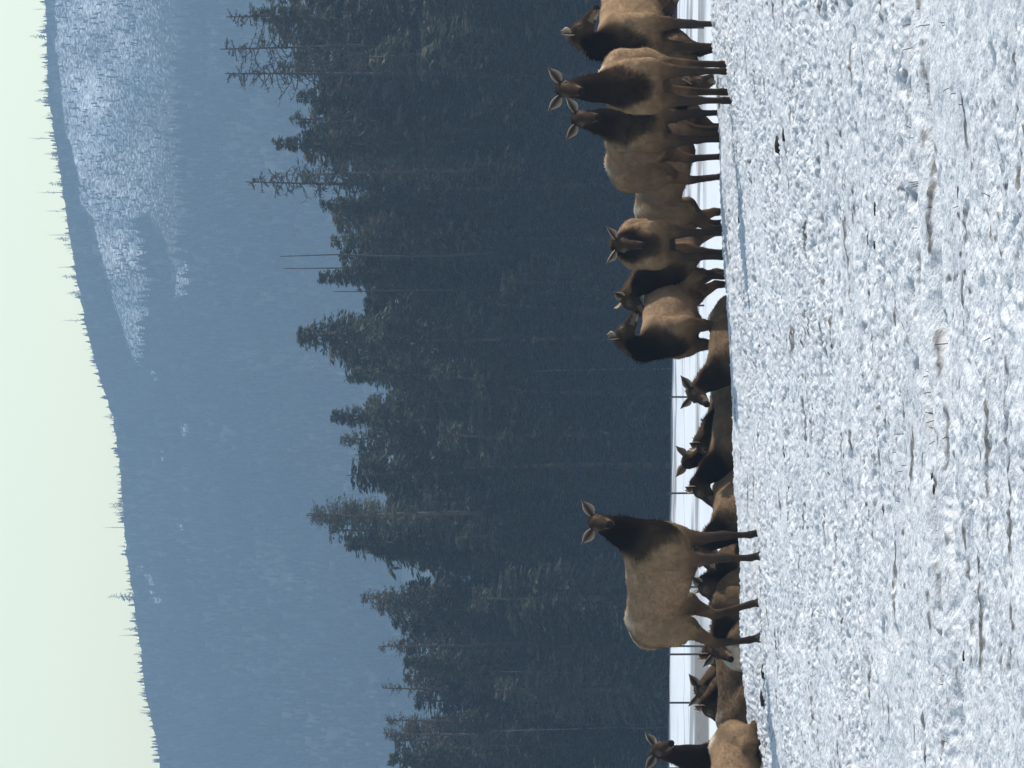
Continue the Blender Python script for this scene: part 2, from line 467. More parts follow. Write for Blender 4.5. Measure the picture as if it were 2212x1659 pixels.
def build_hill_forest():
    rng = np.random.default_rng(5)
    protos = [tiny_tree(rng) for _ in range(12)]
    xs_ = []; ys_ = []; zs_ = []; hs_ = []
    n = 26000
    ii = rng.integers(30, HX.shape[0] - 6, n); jj = rng.integers(60, 700, n)
    x = HX[ii, jj]; y = HY[ii, jj]; z = HZ[ii, jj]; s = HS[ii, jj]
    p_keep = np.where(s > 0.1, 0.24, 0.72)
    keep = rng.random(n) < p_keep
    keep &= z > 45
    x, y, z, s = x[keep], y[keep], z[keep], s[keep]
    h = np.where(s > 0.1, rng.uniform(0.9, 2.6, len(x)), rng.uniform(2.2, 5.2, len(x)))
    h *= np.where(z > ridge_z(x) - 5.0, 0.68, 1.0)
    Vs = []; Fs = []; off = 0; C = []
    which = rng.integers(0, len(protos), len(x)); ang = rng.uniform(0, 6.28, len(x))
    for k in range(len(protos)):
        sel = np.where(which == k)[0]
        if len(sel) == 0: continue
        pv, pf = protos[k]
        ca = np.cos(ang[sel])[:, None]; sa = np.sin(ang[sel])[:, None]
        hh = h[sel][:, None]
        vx = x[sel][:, None] + hh * (pv[None, :, 0] * ca - pv[None, :, 1] * sa) * 1.1
        vy = y[sel][:, None] + hh * (pv[None, :, 0] * sa + pv[None, :, 1] * ca) * 1.1
        vz = z[sel][:, None] - 0.2 + hh * pv[None, :, 2]
        v = np.stack([vx, vy, vz], 2).reshape(-1, 3)
        fidx = (pf[None, :, :] + (np.arange(len(sel)) * len(pv))[:, None, None]).reshape(-1, 3) + off
        tint = (rng.uniform(0.8, 1.2, len(sel)) * (1.2 + 0.7 * noise2(x[sel] * 0.035, z[sel] * 0.05, 66)))[:, None] * np.ones((1, len(pv)))
        base = np.array([0.026, 0.036, 0.026])
        C.append((tint.reshape(-1, 1) * base[None, :]))
        Vs.append(v); Fs.append(fidx); off += len(v)
    me = mesh_np("hillside_forest", np.concatenate(Vs), F3=np.concatenate(Fs), mat=M_farneedle, smooth=False, col=np.concatenate(C))
    tag(obj("hillside_forest", me), "distant conifer forest clothing the hazy blue hillside", kind="stuff")
build_hill_forest()

def ridge_tree_mesh(seed, sparse):
    rng = np.random.default_rng(seed)
    V = []; F = []
    # slender trunk
    V += [(0.014, 0, 0), (-0.007, 0.012, 0), (-0.007, -0.012, 0), (0, 0, 1.0)]
    F += [(0, 1, 3), (1, 2, 3), (2, 0, 3)]
    nb = 26 if sparse else 60
    lo = 0.35 if sparse else 0.08
    for i in range(nb):
        h = lo + (0.97 - lo) * i / nb
        a = rng.uniform(0, 6.28)
        L = (0.06 if sparse else 0.17) * (1 - h) ** 0.7 * rng.uniform(0.6, 1.3) + 0.018
        w = L * rng.uniform(0.25, 0.45)
        d = np.array([math.cos(a), math.sin(a), -0.35]); q = np.array([-math.sin(a), math.cos(a), 0.3 * rng.normal()])
        b = len(V); c = np.array([0, 0, h])
        V += [tuple(c), tuple(c + d * L * 0.6 + q * w), tuple(c + d * L), tuple(c + d * L * 0.6 - q * w)]
        F += [(b, b + 1, b + 2), (b, b + 2, b + 3)]
    return mesh_np("ridge_conifer", np.array(V), F3=np.array(F), mat=M_needle, smooth=False,
                   col=np.tile(np.array([[0.035, 0.045, 0.035]]) , (len(V), 1)))

def build_ridge_trees():
    full = [ridge_tree_mesh(100 + i, False) for i in range(5)]
    thin = [ridge_tree_mesh(200 + i, True) for i in range(3)]
    rng = random.Random(11)
    special = [(298, 58, 1, "slender ragged conifer poking tallest above the ridge on the high snowy end"),
               (415, 76, 1, "thin ragged snag standing well above the ridge over the snowy slope"),
               (455, 92, 1, "thin snag with drooping twigs, next down the ridge from the tallest"),
               (507, 98, 1, "bushy topped thin snag on the ridge above the dark forest strip"),
               (577, 118, 1, "short thin snag on the ridge halfway down the dark strip"),
               (692, 132, 1, "bare needle-like snag alone on the ridge, thinnest of all"),
               (790, 190, 0, "dark pointed conifer at the bend of the ridge where it steps down"),
               (1140, 218, 1, "pale wispy conifer on the ridge above the middle of the forest"),
               (1290, 225, 0, "largest dark conifer standing alone on the ridge, leaning at the tip"),
               (1360, 264, 0, "small dark conifer on the ridge beside a ragged pale one"),
               (1373, 252, 1, "ragged pale conifer on the ridge just past the largest one")]
    for y2, x2, sp, lab in special:
        x = WX(y2, YR); zt = WZ(x2, YR); zb = float(ridge_z(np.array([x]))[0]) - 0.4
        o = obj("ridge_conifer", rng.choice(thin if sp else full), loc=(x, YR - 1, zb))
        h = zt - zb
        o.scale = (h * (1.25 if not sp else 1.4), h * 1.25, h); o.rotation_euler = (0, 0, rng.uniform(0, 6))
        tag(o, lab, "conifer", "conifers on the ridge")
    y2 = -60.0
    while y2 < 1720:
        if all(abs(y2 - s[0]) > 8 for s in special):
            x = WX(y2, YR); zb = float(ridge_z(np.array([x]))[0]) - 0.4
            h = rng.choice([1.4, 1.8, 2.2, 2.6, 3.2, 2.0, 4.8, 1.6]) * rng.uniform(0.8, 1.3)
            if y2 > 1470 : h *= 1.35
            thinq = rng.random() < 0.2
            o = obj("ridge_conifer", rng.choice(thin if thinq else full), loc=(x, YR - 1 + rng.uniform(-4, 1), zb))
            o.scale = (h * 1.35, h * 1.35, h); o.rotation_euler = (0, 0, rng.uniform(0, 6))
            tag(o, "small dark conifer in the ragged row along the ridge line", "conifer", "conifers on the ridge")
        y2 += rng.choice([4, 6, 8, 13, 20, 7, 34, 5])
build_ridge_trees()

# ------------------------------------------------------------------ the near treeline
def tube(pts, radii, sides=6):
    pts = np.asarray(pts, float); n = len(pts)
    V = np.zeros((n, sides, 3)); F = []
    for i in range(n):
        t = pts[min(i + 1, n - 1)] - pts[max(i - 1, 0)]
        t /= np.linalg.norm(t) + 1e-9
        a = np.cross(t, [0.3, 0.9, 0.2] if abs(t[1]) < 0.8 else [1, 0, 0]); a /= np.linalg.norm(a) + 1e-9
        b = np.cross(t, a)
        for s in range(sides):
            q = 2 * math.pi * s / sides
            V[i, s] = pts[i] + radii[i] * (math.cos(q) * a + math.sin(q) * b)
    for i in range(n - 1):
        for s in range(sides):
            s2 = (s + 1) % sides
            F.append((i * sides + s, i * sides + s2, (i + 1) * sides + s2, (i + 1) * sides + s))
    return V.reshape(-1, 3), np.array(F)

def trunk_mesh(seed, H, r0, mat, lean=0.0):
    rng = np.random.default_rng(seed)
    n = 8
    t = np.linspace(0, 1, n)
    pts = np.stack([np.cumsum(rng.normal(0, 0.012, n)) * H * 0.3 + lean * H * t ** 2, np.cumsum(rng.normal(0, 0.01, n)) * H * 0.3, t * H], 1)
    pts -= pts[0]
    V, F = tube(pts, r0 * (1 - 0.93 * t) + 0.012, 7)
    return mesh_np("trunk", V, F4=F, mat=mat), pts

def crown_mesh(seed, H, R, pts, nbr=150, spr=13, base=0.06, droop=0.35, shape=0.8, size=0.42, tint=(0.046, 0.058, 0.038), irregular=0.45, top=1.0):  # default tint lightened so treetop needles carry painted sunlight
    """drooping branches set with flat needle sprays"""
    rng = np.random.default_rng(seed)
    u_ = np.sort(rng.random(nbr)) ** 0.92
    h = base + (top - base) * u_
    az = rng.uniform(0, 2 * math.pi, nbr)
    bulge = 1 + irregular * 0.6 * np.sin(az * 2 + h * 17 + seed) * np.sin(h * 23 + seed)
    L = (R * np.clip((1.02 - h), 0, 1) ** shape * (1 - irregular / 2 + irregular * rng.random(nbr)) * bulge + 0.12) * np.clip(0.4 + (h - base) * 5, 0.4, 1)
    ax = np.stack([np.interp(h * H, pts[:, 2], pts[:, 0]), np.interp(h * H, pts[:, 2], pts[:, 1]), h * H], 1)
    s = (np.arange(spr) + rng.random((nbr, spr))) / spr
    s = 0.12 + 0.88 * s
    dirx = np.cos(az)[:, None]; diry = np.sin(az)[:, None]
    up = (0.45 * (h - 0.35))[:, None]
    dz = L[:, None] * (up * s - droop * s ** 1.5 + 0.22 * droop * s ** 4) + rng.normal(0, 0.05, (nbr, spr))
    P = np.stack([ax[:, 0, None] + dirx * L[:, None] * s, ax[:, 1, None] + diry * L[:, None] * s, ax[:, 2, None] + dz], 2)
    side = np.where(rng.random((nbr, spr)) < 0.5, -1, 1)
    aa = az[:, None] + side * rng.uniform(0.25, 1.2, (nbr, spr))
    aa = np.where(s > 0.93, az[:, None], aa)
    ln = size * (1.05 - 0.45 * s) * rng.uniform(0.6, 1.3, (nbr, spr)) * np.clip(0.35 + L[:, None] / R, 0.35, 1)
    d = np.stack([np.cos(aa), np.sin(aa), rng.normal(-0.22, 0.25, (nbr, spr))], 2)
    p = np.stack([-np.sin(aa), np.cos(aa), rng.normal(0, 0.7, (nbr, spr))], 2)
    p /= np.linalg.norm(p, axis=2, keepdims=True)
    w = ln * rng.uniform(0.13, 0.26, (nbr, spr))
    P = P.reshape(-1, 3); d = d.reshape(-1, 3); p = p.reshape(-1, 3); ln = ln.reshape(-1, 1); w = w.reshape(-1, 1)
    v = np.stack([P, P + d * ln * 0.45 + p * w, P + d * ln, P + d * ln * 0.5 - p * w], 1).reshape(-1, 3)
    k = np.arange(len(P))[:, None] * 4
    F = np.concatenate([k, k + 1, k + 2, k + 3], 1)
    br = rng.uniform(0.75, 1.25, (nbr, 1)) * np.ones((1, spr))
    yel = rng.uniform(0, 1, (nbr, 1)) * np.ones((1, spr))
    c = br.reshape(-1, 1) * (np.array(tint)[None, :] + yel.reshape(-1, 1) * np.array([[0.014, 0.006, 0.0]]))
    c = np.repeat(c, 4, 0)
    # the woody part of each branch
    a0 = ax; e = ax + np.stack([np.cos(az) * L, np.sin(az) * L, L * (up[:, 0] - droop * 0.8)], 1) * 0.9
    q = np.stack([np.zeros(nbr), np.zeros(nbr), np.full(nbr, 0.025)], 1)
    vb = np.stack([a0 - q, a0 + q, e], 1).reshape(-1, 3)
    fb = np.arange(nbr * 3).reshape(-1, 3) + len(v)
    cb = np.tile(np.array([[0.05, 0.042, 0.036]]), (len(vb), 1))
    return mesh_np("crown", np.concatenate([v, vb]), F3=fb, F4=F, mat=M_needle, smooth=False, col=np.concatenate([c, cb]))

def bare_crown(seed, H, R, pts, nbr=60, base=0.35, shape=0.7, up=0.1, sub=5, wob=0.10, thick=0.03, mat=None):
    """leafless crooked branches with side twigs"""
    rng = np.random.default_rng(seed)
    V = []; F = []; off = 0
    for i in range(nbr):
        h = base + (0.99 - base) * (i + rng.random()) / nbr
        a = rng.uniform(0, 6.283)
        L = R * max(0.02, 1.0 - h) ** shape * rng.uniform(0.45, 1.15) + 0.15
        st = np.array([np.interp(h * H, pts[:, 2], pts[:, 0]), np.interp(h * H, pts[:, 2], pts[:, 1]), h * H])
        P = [st]; d = np.array([math.cos(a), math.sin(a), up + 0.5 * rng.normal() * 0.5])
        for k in range(4):
            d = d + rng.normal(0, wob * 2.2, 3); d /= np.linalg.norm(d)
            P.append(P[-1] + d * L / 4)
        rr = thick * (0.55 + 0.5 * (1 - h))
        v, f_ = tube(P, [rr, rr * 0.8, rr * 0.6, rr * 0.45, rr * 0.2], 3)
        V.append(v); F.append(f_ + off); off += len(v)
        for k in range(sub):
            j = rng.integers(1, 4); b0 = P[j] + (P[j + 1] - P[j]) * rng.random()
            dd = d + rng.normal(0, 0.7, 3); dd /= np.linalg.norm(dd)
            l2 = L * rng.uniform(0.12, 0.35)
            m1 = b0 + dd * l2 * 0.5 + rng.normal(0, 0.04, 3)
            v, f_ = tube([b0, m1, b0 + dd * l2], [rr * 0.5, rr * 0.4, rr * 0.2], 3)
            V.append(v); F.append(f_ + off); off += len(v)
    return mesh_np("branches", np.concatenate(V), F4=np.concatenate(F), mat=mat or M_dead, smooth=False)

TD = 284.0
def tree_at(name, y2, x2, d, kind, seed, label, group, R=None, share=None):
    x = WX(y2, d); zb = float(ground_smooth(x, d)) - 0.05
    H = WZ(x2, d) - zb
    root = empty(name, (x, d, zb))
    if share is not None:
        tm, cm, H0 = share
        root.scale = (H / H0 * (R or 1.0), H / H0 * (R or 1.0), H / H0)
        root.rotation_euler = (0, 0, random.Random(seed).uniform(0, 6.28))
        obj("trunk", tm, root); obj("crown", cm, root)
    elif kind in ("full", "sparse", "wide", "broken", "larch"):
        lean = random.Random(seed).uniform(-0.02, 0.02)
        tm, pts = trunk_mesh(seed, H, 0.012 * H + 0.03, M_bark, lean)
        obj("trunk", tm, root)
        if kind == "full":
            cm = crown_mesh(seed, H, R or 0.15 * H, pts, nbr=400, spr=17, size=0.55, base=0.2)
        elif kind == "wide":
            cm = crown_mesh(seed, H, R or 0.19 * H, pts, nbr=460, spr=20, shape=0.66, size=0.58, droop=0.42, base=0.2)
        elif kind == "sparse":
            cm = crown_mesh(seed, H, R or 0.13 * H, pts, nbr=300, spr=14, size=0.36, droop=0.15, irregular=0.6, shape=0.6, base=0.25, tint=(0.048, 0.058, 0.042))  # tint lightened too, painting sun on the treetops
        elif kind == "broken":
            cm = crown_mesh(seed, H, R or 0.14 * H, pts, nbr=340, spr=16, size=0.55, top=0.985, shape=0.42, base=0.2, tint=(0.020, 0.029, 0.018))
        else:
            cm = crown_mesh(seed, H, R or 0.12 * H, pts, nbr=190, spr=11, size=0.28, base=0.3, droop=0.05, irregular=0.8, tint=(0.050, 0.044, 0.040), shape=0.7)
            tag(obj("branches", bare_crown(seed + 1, H, (R or 0.12 * H), pts, nbr=90, base=0.3, sub=6, thick=0.022), root), kind="stuff")
        obj("crown", cm, root)
    elif kind == "snag":
        tm, pts = trunk_mesh(seed, H, 0.008 * H + 0.01, M_dead, 0.0)
        obj("trunk", tm, root)
        tag(obj("branches", bare_crown(seed, H, R or 0.13 * H, pts, nbr=150, base=0.55, sub=9, thick=0.062, shape=0.55, up=-0.05), root), kind="stuff")
    elif kind == "pole":
        tm, pts = trunk_mesh(seed, H, 0.10, M_dead, random.Random(seed).uniform(-0.01, 0.01))
        obj("trunk", tm, root)
        tag(obj("branches", bare_crown(seed, H, 0.35, pts, nbr=12, base=0.5, sub=1, thick=0.015), root), kind="stuff")
    elif kind == "pale":
        tm, pts = trunk_mesh(seed, H, 0.045, M_pale, random.Random(seed).uniform(-0.02, 0.02))
        obj("trunk", tm, root)
        tag(obj("branches", bare_crown(seed, H, 0.8, pts, nbr=22, base=0.3, sub=4, thick=0.012, mat=M_pale), root), kind="stuff")
    tag(root, label, "tree" if kind in ("snag", "pole", "pale", "larch") else "conifer", group)
    return root

GT = "trees along the pasture edge"
SPEC = [
    (14, 488, "snag", 1, "dead branchy snag in the treeline nearest the frame edge, above the last elk", 2.6),
    (48, 545, "full", 2, "full dark conifer between the edge snag and the next tall snag", 2.3),
    (97, 474, "snag", 3, "tallest dead snag of the treeline, first of two side by side", 3.0),
    (154, 484, "snag", 4, "dead snag with long crooked side branches, second of two side by side", 3.2),
    (128, 600, "sparse", 5, "thin conifer filling the gap between the two tall dead snags", 1.5),
    (205, 640, "full", 6, "dark conifer sloping down beside the pair of dead snags", 2.1),
    (262, 622, "sparse", 7, "conifer with a small leaning spire top, before the curved-top one", 1.4),
    (300, 590, "full", 8, "conifer with a curved leaning top, tallest green one next to the dead larch", 1.8),
    (352, 652, "sparse", 9, "ragged conifer right beside the dead larch", 1.5),
    (402, 530, "snag", 10, "tall dead larch with a fine branching spire on open sky-blue haze", 3.2),
    (455, 690, "full", 11, "low rounded conifer beneath the dead larch", 1.7),
    (527, 714, "full", 12, "stubby conifer just before the two bare poles", 1.8),
    (548, 604, "pole", 13, "bare branchless pole of a dead tree, taller of two", None),
    (578, 612, "pole", 14, "bare branchless pole of a dead tree, shorter of two", None),
    (592, 690, "full", 15, "bushy conifer behind the shorter bare pole", 2.0),
    (624, 720, "pole", 16, "short bare stick of a dead tree behind the bushy conifer", None),
    (736, 640, "wide", 17, "broad symmetrical spruce with a bare twiggy tip, largest in the treeline", 3.3),
    (822, 745, "full", 18, "round-topped conifer beside the broad symmetrical spruce", 2.0),
    (890, 714, "full", 19, "dense pointed conifer in the middle of the treeline", 2.2),
    (952, 734, "sparse", 20, "conifer with a bent rusty brown tip", 1.6),
    (1012, 748, "broken", 21, "flat-topped conifer with a broken crown", 1.7),
    (1112, 664, "sparse", 22, "airy twin conifer with light showing through, first stem of two", 2.3),
    (1142, 660, "sparse", 23, "airy twin conifer with light showing through, second stem of two", 2.3),
    (1200, 790, "full", 24, "low dark conifer beside the airy twin conifers", 1.6),
    (1300, 783, "sparse", 25, "pointed see-through conifer standing behind the rump of the large standing elk", 1.8),
    (1382, 818, "larch", 26, "sparse leafless larch with a rounded top beside the pointed conifer", 1.8),
    (1440, 872, "full", 27, "short dark conifer in the dip between two leafless larches", 1.5),
    (1492, 826, "larch", 28, "leafless larch with a twiggy double top", 2.0),
    (1560, 832, "larch", 29, "leafless larch with fine twigs, standing before the last one", 1.6),
    (1602, 826, "larch", 30, "leafless larch with a crooked tip close to the frame edge", 1.7),
    (1648, 838, "full", 31, "green conifer at the low end of the treeline by the frame edge", 1.6),
]
for y2, x2, kind, sd, lab, R in SPEC:
    tree_at("dead_tree" if kind in ("snag", "pole") else ("larch_tree" if kind == "larch" else "conifer_tree"), y2, x2, TD + (sd * 7 % 9) - 2, kind, 300 + sd, lab, GT, R)

# shared meshes for the trees that fill the dark wall of forest
SH = []
for i in range(7):
    H0 = 14.0
    tm, pts = trunk_mesh(500 + i, H0, 0.18, M_bark)
    tint = [(0.020, 0.030, 0.020), (0.078, 0.074, 0.052), (0.012, 0.020, 0.015), (0.060, 0.068, 0.042), (0.012, 0.019, 0.014), (0.088, 0.082, 0.058), (0.022, 0.032, 0.022)][i]  # varied needle colour; light tints also paint sunlit crowns, dark ones shade
    cm = crown_mesh(520 + i, H0, [2.0, 2.4, 1.8, 2.6, 2.2, 1.7, 2.3][i], pts, nbr=330, spr=16, base=0.05, size=0.58, shape=[0.7, 0.55, 0.8, 0.6, 0.75, 0.65, 0.5][i], tint=tint, droop=[0.35, 0.5, 0.25, 0.45, 0.4, 0.3, 0.5][i])
    SH.append((tm, cm, H0))
TOPS = np.array([[s[0], s[1]] for s in SPEC if s[2] not in ("snag", "pole")] + [[402, 760], [640, 760], [690, 745], [1060, 838], [1240, 850], [-80, 560], [-300, 600], [1750, 850], [2000, 820]], float)
TOPS = TOPS[np.argsort(TOPS[:, 0])]
rr = random.Random(77)
k = 0
y2 = -330.0
while y2 < 2000:
    lim = float(np.interp(y2, TOPS[:, 0], TOPS[:, 1]))
    for row in range(3):
        yy = y2 + rr.uniform(-14, 14) + row * 11
        x2 = lim + [12, 70, 190][row] + rr.uniform(0, [60, 130, 260][row])
        x2 = min(x2, 1330)
        d = [292, 287, 279.5][row] + rr.uniform(-3, 3)
        inn = -40 < yy < 1700
        tree_at("conifer_tree", yy, x2, d, "full", 1000 + k, ["dark conifer in the back row of the treeline", "dark conifer in the crowded middle of the treeline", "low dark conifer at the front foot of the treeline"][row],
                ["back row of the treeline", "middle of the treeline", "front foot of the treeline"][row], rr.uniform(0.95, 1.35) * [1.0, 1.1, 1.35][row], share=SH[(k * 5 + rr.randrange(3)) % 7 if row < 2 else (0, 2, 4, 6, 1, 2, 4, 0, 3)[k % 9]])  # front row draws mostly dark tints, painting the shade at the forest foot
        k += 1
    y2 += rr.uniform(30, 46)

# the deep wood behind, one mass
def deep_wood():
    rng = np.random.default_rng(9)
    protos = [tiny_tree(rng, 7, 5) for _ in range(8)]
    Vs = []; Fs = []; C = []; off = 0
    for i in range(420):
        d = rng.uniform(297, 330); x = rng.uniform(-46, 46)
        y2 = 829.5 - x * 210 * 60 / d
        lim = float(np.interp(y2, TOPS[:, 0], TOPS[:, 1])) + 150 + rng.uniform(0, 160)
        zb = float(ground_smooth(x, d)) - 0.2
        H = max(3.0, WZ(lim, d) - zb)
        pv, pf = protos[i % 8]
        a = rng.uniform(0, 6.28); ca, sa = math.cos(a), math.sin(a)
        wsc = H * 0.75
        v = np.stack([x + wsc * (pv[:, 0] * ca - pv[:, 1] * sa), d + wsc * (pv[:, 0] * sa + pv[:, 1] * ca), zb + H * np.clip(pv[:, 2] - 0.06, 0, 1)], 1)
        Vs.append(v); Fs.append(pf + off); off += len(v)
        C.append(np.tile(np.array([[0.018, 0.026, 0.018]]) * rng.uniform(0.7, 1.3), (len(v), 1)))
    me = mesh_np("deep_forest", np.concatenate(Vs), F3=np.concatenate(Fs), mat=M_needle, smooth=False, col=np.concatenate(C))
    tag(obj("deep_forest", me), "dark crowded wood behind the front trees of the treeline", kind="stuff")
deep_wood()

for i, (y2, x2) in enumerate([(172, 1090), (268, 1130), (372, 1200), (797, 1150), (850, 1110), (1455, 1080), (1478, 1180), (1570, 1060)]):
    tree_at("bare_tree", y2, x2, 278.2 + (i % 3) * 0.8, "pale", 700 + i, "thin pale bare trunk standing in front of the dark treeline", "pale bare trunks", None)

# ------------------------------------------------------------------ wire fence across the pasture
FD = 155.0
def build_fence():
    root = empty("wire_fence", (0, FD, -1.6))
    posts = [-60, 60, 260, 460, 660, 858, 1065, 1268, 1396, 1413, 1518, 1660, 1760]
    me = None
    for j, y2 in enumerate(posts):
        x = WX(y2, FD); zb = float(ground_smooth(x, FD)); zt = WZ(1441 + (j % 3) * 2, FD)
        h = zt - zb + 0.15
        if me is None:
            V = []; F = []
            for z, s in ((0, 1), (0.97, 1), (1.0, 0.5)):
                V += [(-0.026 * s, -0.026 * s, z), (0.026 * s, -0.026 * s, z), (0.026 * s, 0.026 * s, z), (-0.026 * s, 0.026 * s, z)]
            for a in (0, 4):
                for s in range(4):
                    F.append((a + s, a + (s + 1) % 4, a + 4 + (s + 1) % 4, a + 4 + s))
            F.append((8, 9, 10, 11))
            me = mesh_np("post", np.array(V), F4=np.array(F), mat=M_post, smooth=False)
        o = obj("post", me, root, (x, 0, zb - 0.15 + 1.6)); o.scale = (1, 1, h)
        o.rotation_euler = (0, (j % 3 - 1) * 0.006, 0)
    for zz in (0.92, 0.55):
        P = []
        for a, b in zip(posts[:-1], posts[1:]):
            for t in np.linspace(0, 1, 5)[:-1]:
                xx = WX(a + (b - a) * t, FD); P.append((xx, -0.02, zz - 0.10 * t * (1 - t)))
        V, F = tube(P, [0.0022] * len(P), 4)
        obj("wire", mesh_np("wire", V, F4=F, mat=M_post), root)
    tag(root, "thin post and wire fence crossing the far pasture behind the elk", "fence")
build_fence()
# ------------------------------------------------------------------ the elk
def surface_nets(Fv, origin, h):
    nx, ny, nz = Fv.shape
    S = Fv < 0
    c = [(i, j, k_) for i in (0, 1) for j in (0, 1) for k_ in (0, 1)]
    def corner(A, q): return A[q[0]:nx - 1 + q[0], q[1]:ny - 1 + q[1], q[2]:nz - 1 + q[2]]
    cnt = sum(corner(S, q).astype(np.int8) for q in c)
    act = (cnt > 0) & (cnt < 8)
    ci = np.argwhere(act)
    idx = -np.ones(act.shape, dtype=np.int64)
    idx[act] = np.arange(len(ci))
    acc = np.zeros((len(ci), 3)); num = np.zeros(len(ci))
    for a in range(8):
        for b in range(a + 1, 8):
            qa, qb = np.array(c[a]), np.array(c[b])
            if np.abs(qa - qb).sum() != 1: continue
            fa = Fv[ci[:, 0] + qa[0], ci[:, 1] + qa[1], ci[:, 2] + qa[2]]
            fb = Fv[ci[:, 0] + qb[0], ci[:, 1] + qb[1], ci[:, 2] + qb[2]]
            cr = (fa < 0) != (fb < 0)
            t = np.where(cr, fa / np.where(cr, fa - fb, 1), 0)
            p = qa[None, :] + t[:, None] * (qb - qa)[None, :]
            acc += np.where(cr[:, None], p, 0); num += cr
    V = origin + h * (ci + acc / num[:, None])
    quads = []
    for ax in range(3):
        o1, o2 = (ax + 1) % 3, (ax + 2) % 3
        sl_a = [slice(None)] * 3; sl_b = [slice(None)] * 3
        sl_a[ax] = slice(0, -1); sl_b[ax] = slice(1, None)
        A = S[tuple(sl_a)]; B = S[tuple(sl_b)]
        e = np.argwhere(A != B)
        ok = (e[:, o1] > 0) & (e[:, o2] > 0) & (e[:, o1] < Fv.shape[o1] - 1) & (e[:, o2] < Fv.shape[o2] - 1)
        e = e[ok]
        flip = ~A[e[:, 0], e[:, 1], e[:, 2]]
        def cell(d1, d2):
            q = e.copy(); q[:, o1] += d1; q[:, o2] += d2
            return idx[q[:, 0], q[:, 1], q[:, 2]]
        q = np.stack([cell(-1, -1), cell(0, -1), cell(0, 0), cell(-1, 0)], 1)
        q[flip] = q[flip][:, ::-1]
        quads.append(q)
    return V, np.concatenate(quads)

def unit(v):
    v = np.asarray(v, float)
    return v / (np.linalg.norm(v) + 1e-12)

def dirv(az, el):
    return np.array([math.cos(az) * math.cos(el), math.sin(az) * math.cos(el), math.sin(el)])

C_TAN = np.array([0.208, 0.138, 0.084]); C_BACK = np.array([0.26, 0.178, 0.112])
C_NECK = np.array([0.012, 0.0085, 0.007]); C_HEAD = np.array([0.040, 0.026, 0.018])
C_LEG = np.array([0.035, 0.024, 0.019]); C_THIGH = np.array([0.095, 0.060, 0.036])
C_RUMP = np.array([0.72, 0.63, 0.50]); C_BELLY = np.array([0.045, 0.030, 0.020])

class Elk:
    def __init__(s):
        s.P = []
    def cone(s, a, b, ra, rb, col, k_=0.05, lat=(0, 1, 0), sc=1.0):
        s.P.append((np.asarray(a, float), np.asarray(b, float), ra, rb, np.asarray(col, float), k_, unit(lat), sc))
    def sdf_one(s, X, pr):
        a, b, ra, rb, col, k_, lat, sc = pr
        Q = X - a
        ab = b - a
        if sc != 1.0:
            Q = Q + (1.0 / sc - 1.0) * (Q @ lat)[:, None] * lat[None, :]
            ab = ab + (1.0 / sc - 1.0) * (ab @ lat) * lat
        L2 = ab @ ab + 1e-12
        t = np.clip(Q @ ab / L2, 0, 1)
        D = np.sqrt(np.maximum(((Q - t[:, None] * ab[None, :]) ** 2).sum(1), 1e-14)) - (ra + t * (rb - ra))
        return D * (sc if sc < 1 else 1.0) ** 0.5
    def sdf(s, X, sel=None):
        d = None
        for pr in (s.P if sel is None else sel):
            di = s.sdf_one(X, pr)
            if d is None: d = di
            else:
                k_ = pr[5]
                hh = np.clip(0.5 + 0.5 * (d - di) / k_, 0, 1)
                d = d * (hh) * 0 + (d + (di - d) * hh) - k_ * hh * (1 - hh)
        return d

def ear_mesh(base, dr, front, L, Wd):
    """leaf-shaped cupped ear: inner face, outer face and a rim between them"""
    dr = unit(dr); front = unit(front - dr * (front @ dr)); sd = np.cross(dr, front)
    nu, nv = 9, 7
    V = []; C = []; F = []
    for layer in (0, 1):
        for i in range(nu):
            t = i / (nu - 1)
            w = Wd * (0.30 + 0.75 * math.sin(math.pi * min(1, t + 0.06)) ** 0.9) * (1 - t ** 3) + 0.003
            if i == nu - 1: w = 0.004
            for j in range(nv):
                q = 2 * j / (nv - 1) - 1
                cup = 0.045 * (q * q) * (1 - 0.4 * t) * min(1, w / Wd)
                p = base + dr * L * t + sd * w * q * 0.62 + front * (cup - 0.018 * t - (0.009 if layer else 0.0))
                V.append(p)
                edge = abs(q) ** 2.2
                if layer == 0:
                    c = np.array([0.055, 0.042, 0.034]) * (1 - edge) + np.array([0.34, 0.28, 0.22]) * edge
                    c = c * (0.35 + 0.65 * min(1, abs(q) * 1.3 + 0.5 * t)) if t < 0.75 else c
                else:
                    c = np.array([0.09, 0.062, 0.045]) * (1 - edge) + np.array([0.30, 0.24, 0.18]) * edge
                if t > 0.86: c = c * 0.6
                C.append(c)
    def vid(l, i, j): return l * nu * nv + i * nv + j
    for i in range(nu - 1):
        for j in range(nv - 1):
            F.append((vid(0, i, j), vid(0, i + 1, j), vid(0, i + 1, j + 1), vid(0, i, j + 1)))
            F.append((vid(1, i, j), vid(1, i, j + 1), vid(1, i + 1, j + 1), vid(1, i + 1, j)))
        for j in (0, nv - 1):
            F.append((vid(0, i, j), vid(1, i, j), vid(1, i + 1, j), vid(0, i + 1, j)))
    return np.array(V), np.array(F), np.array(C)

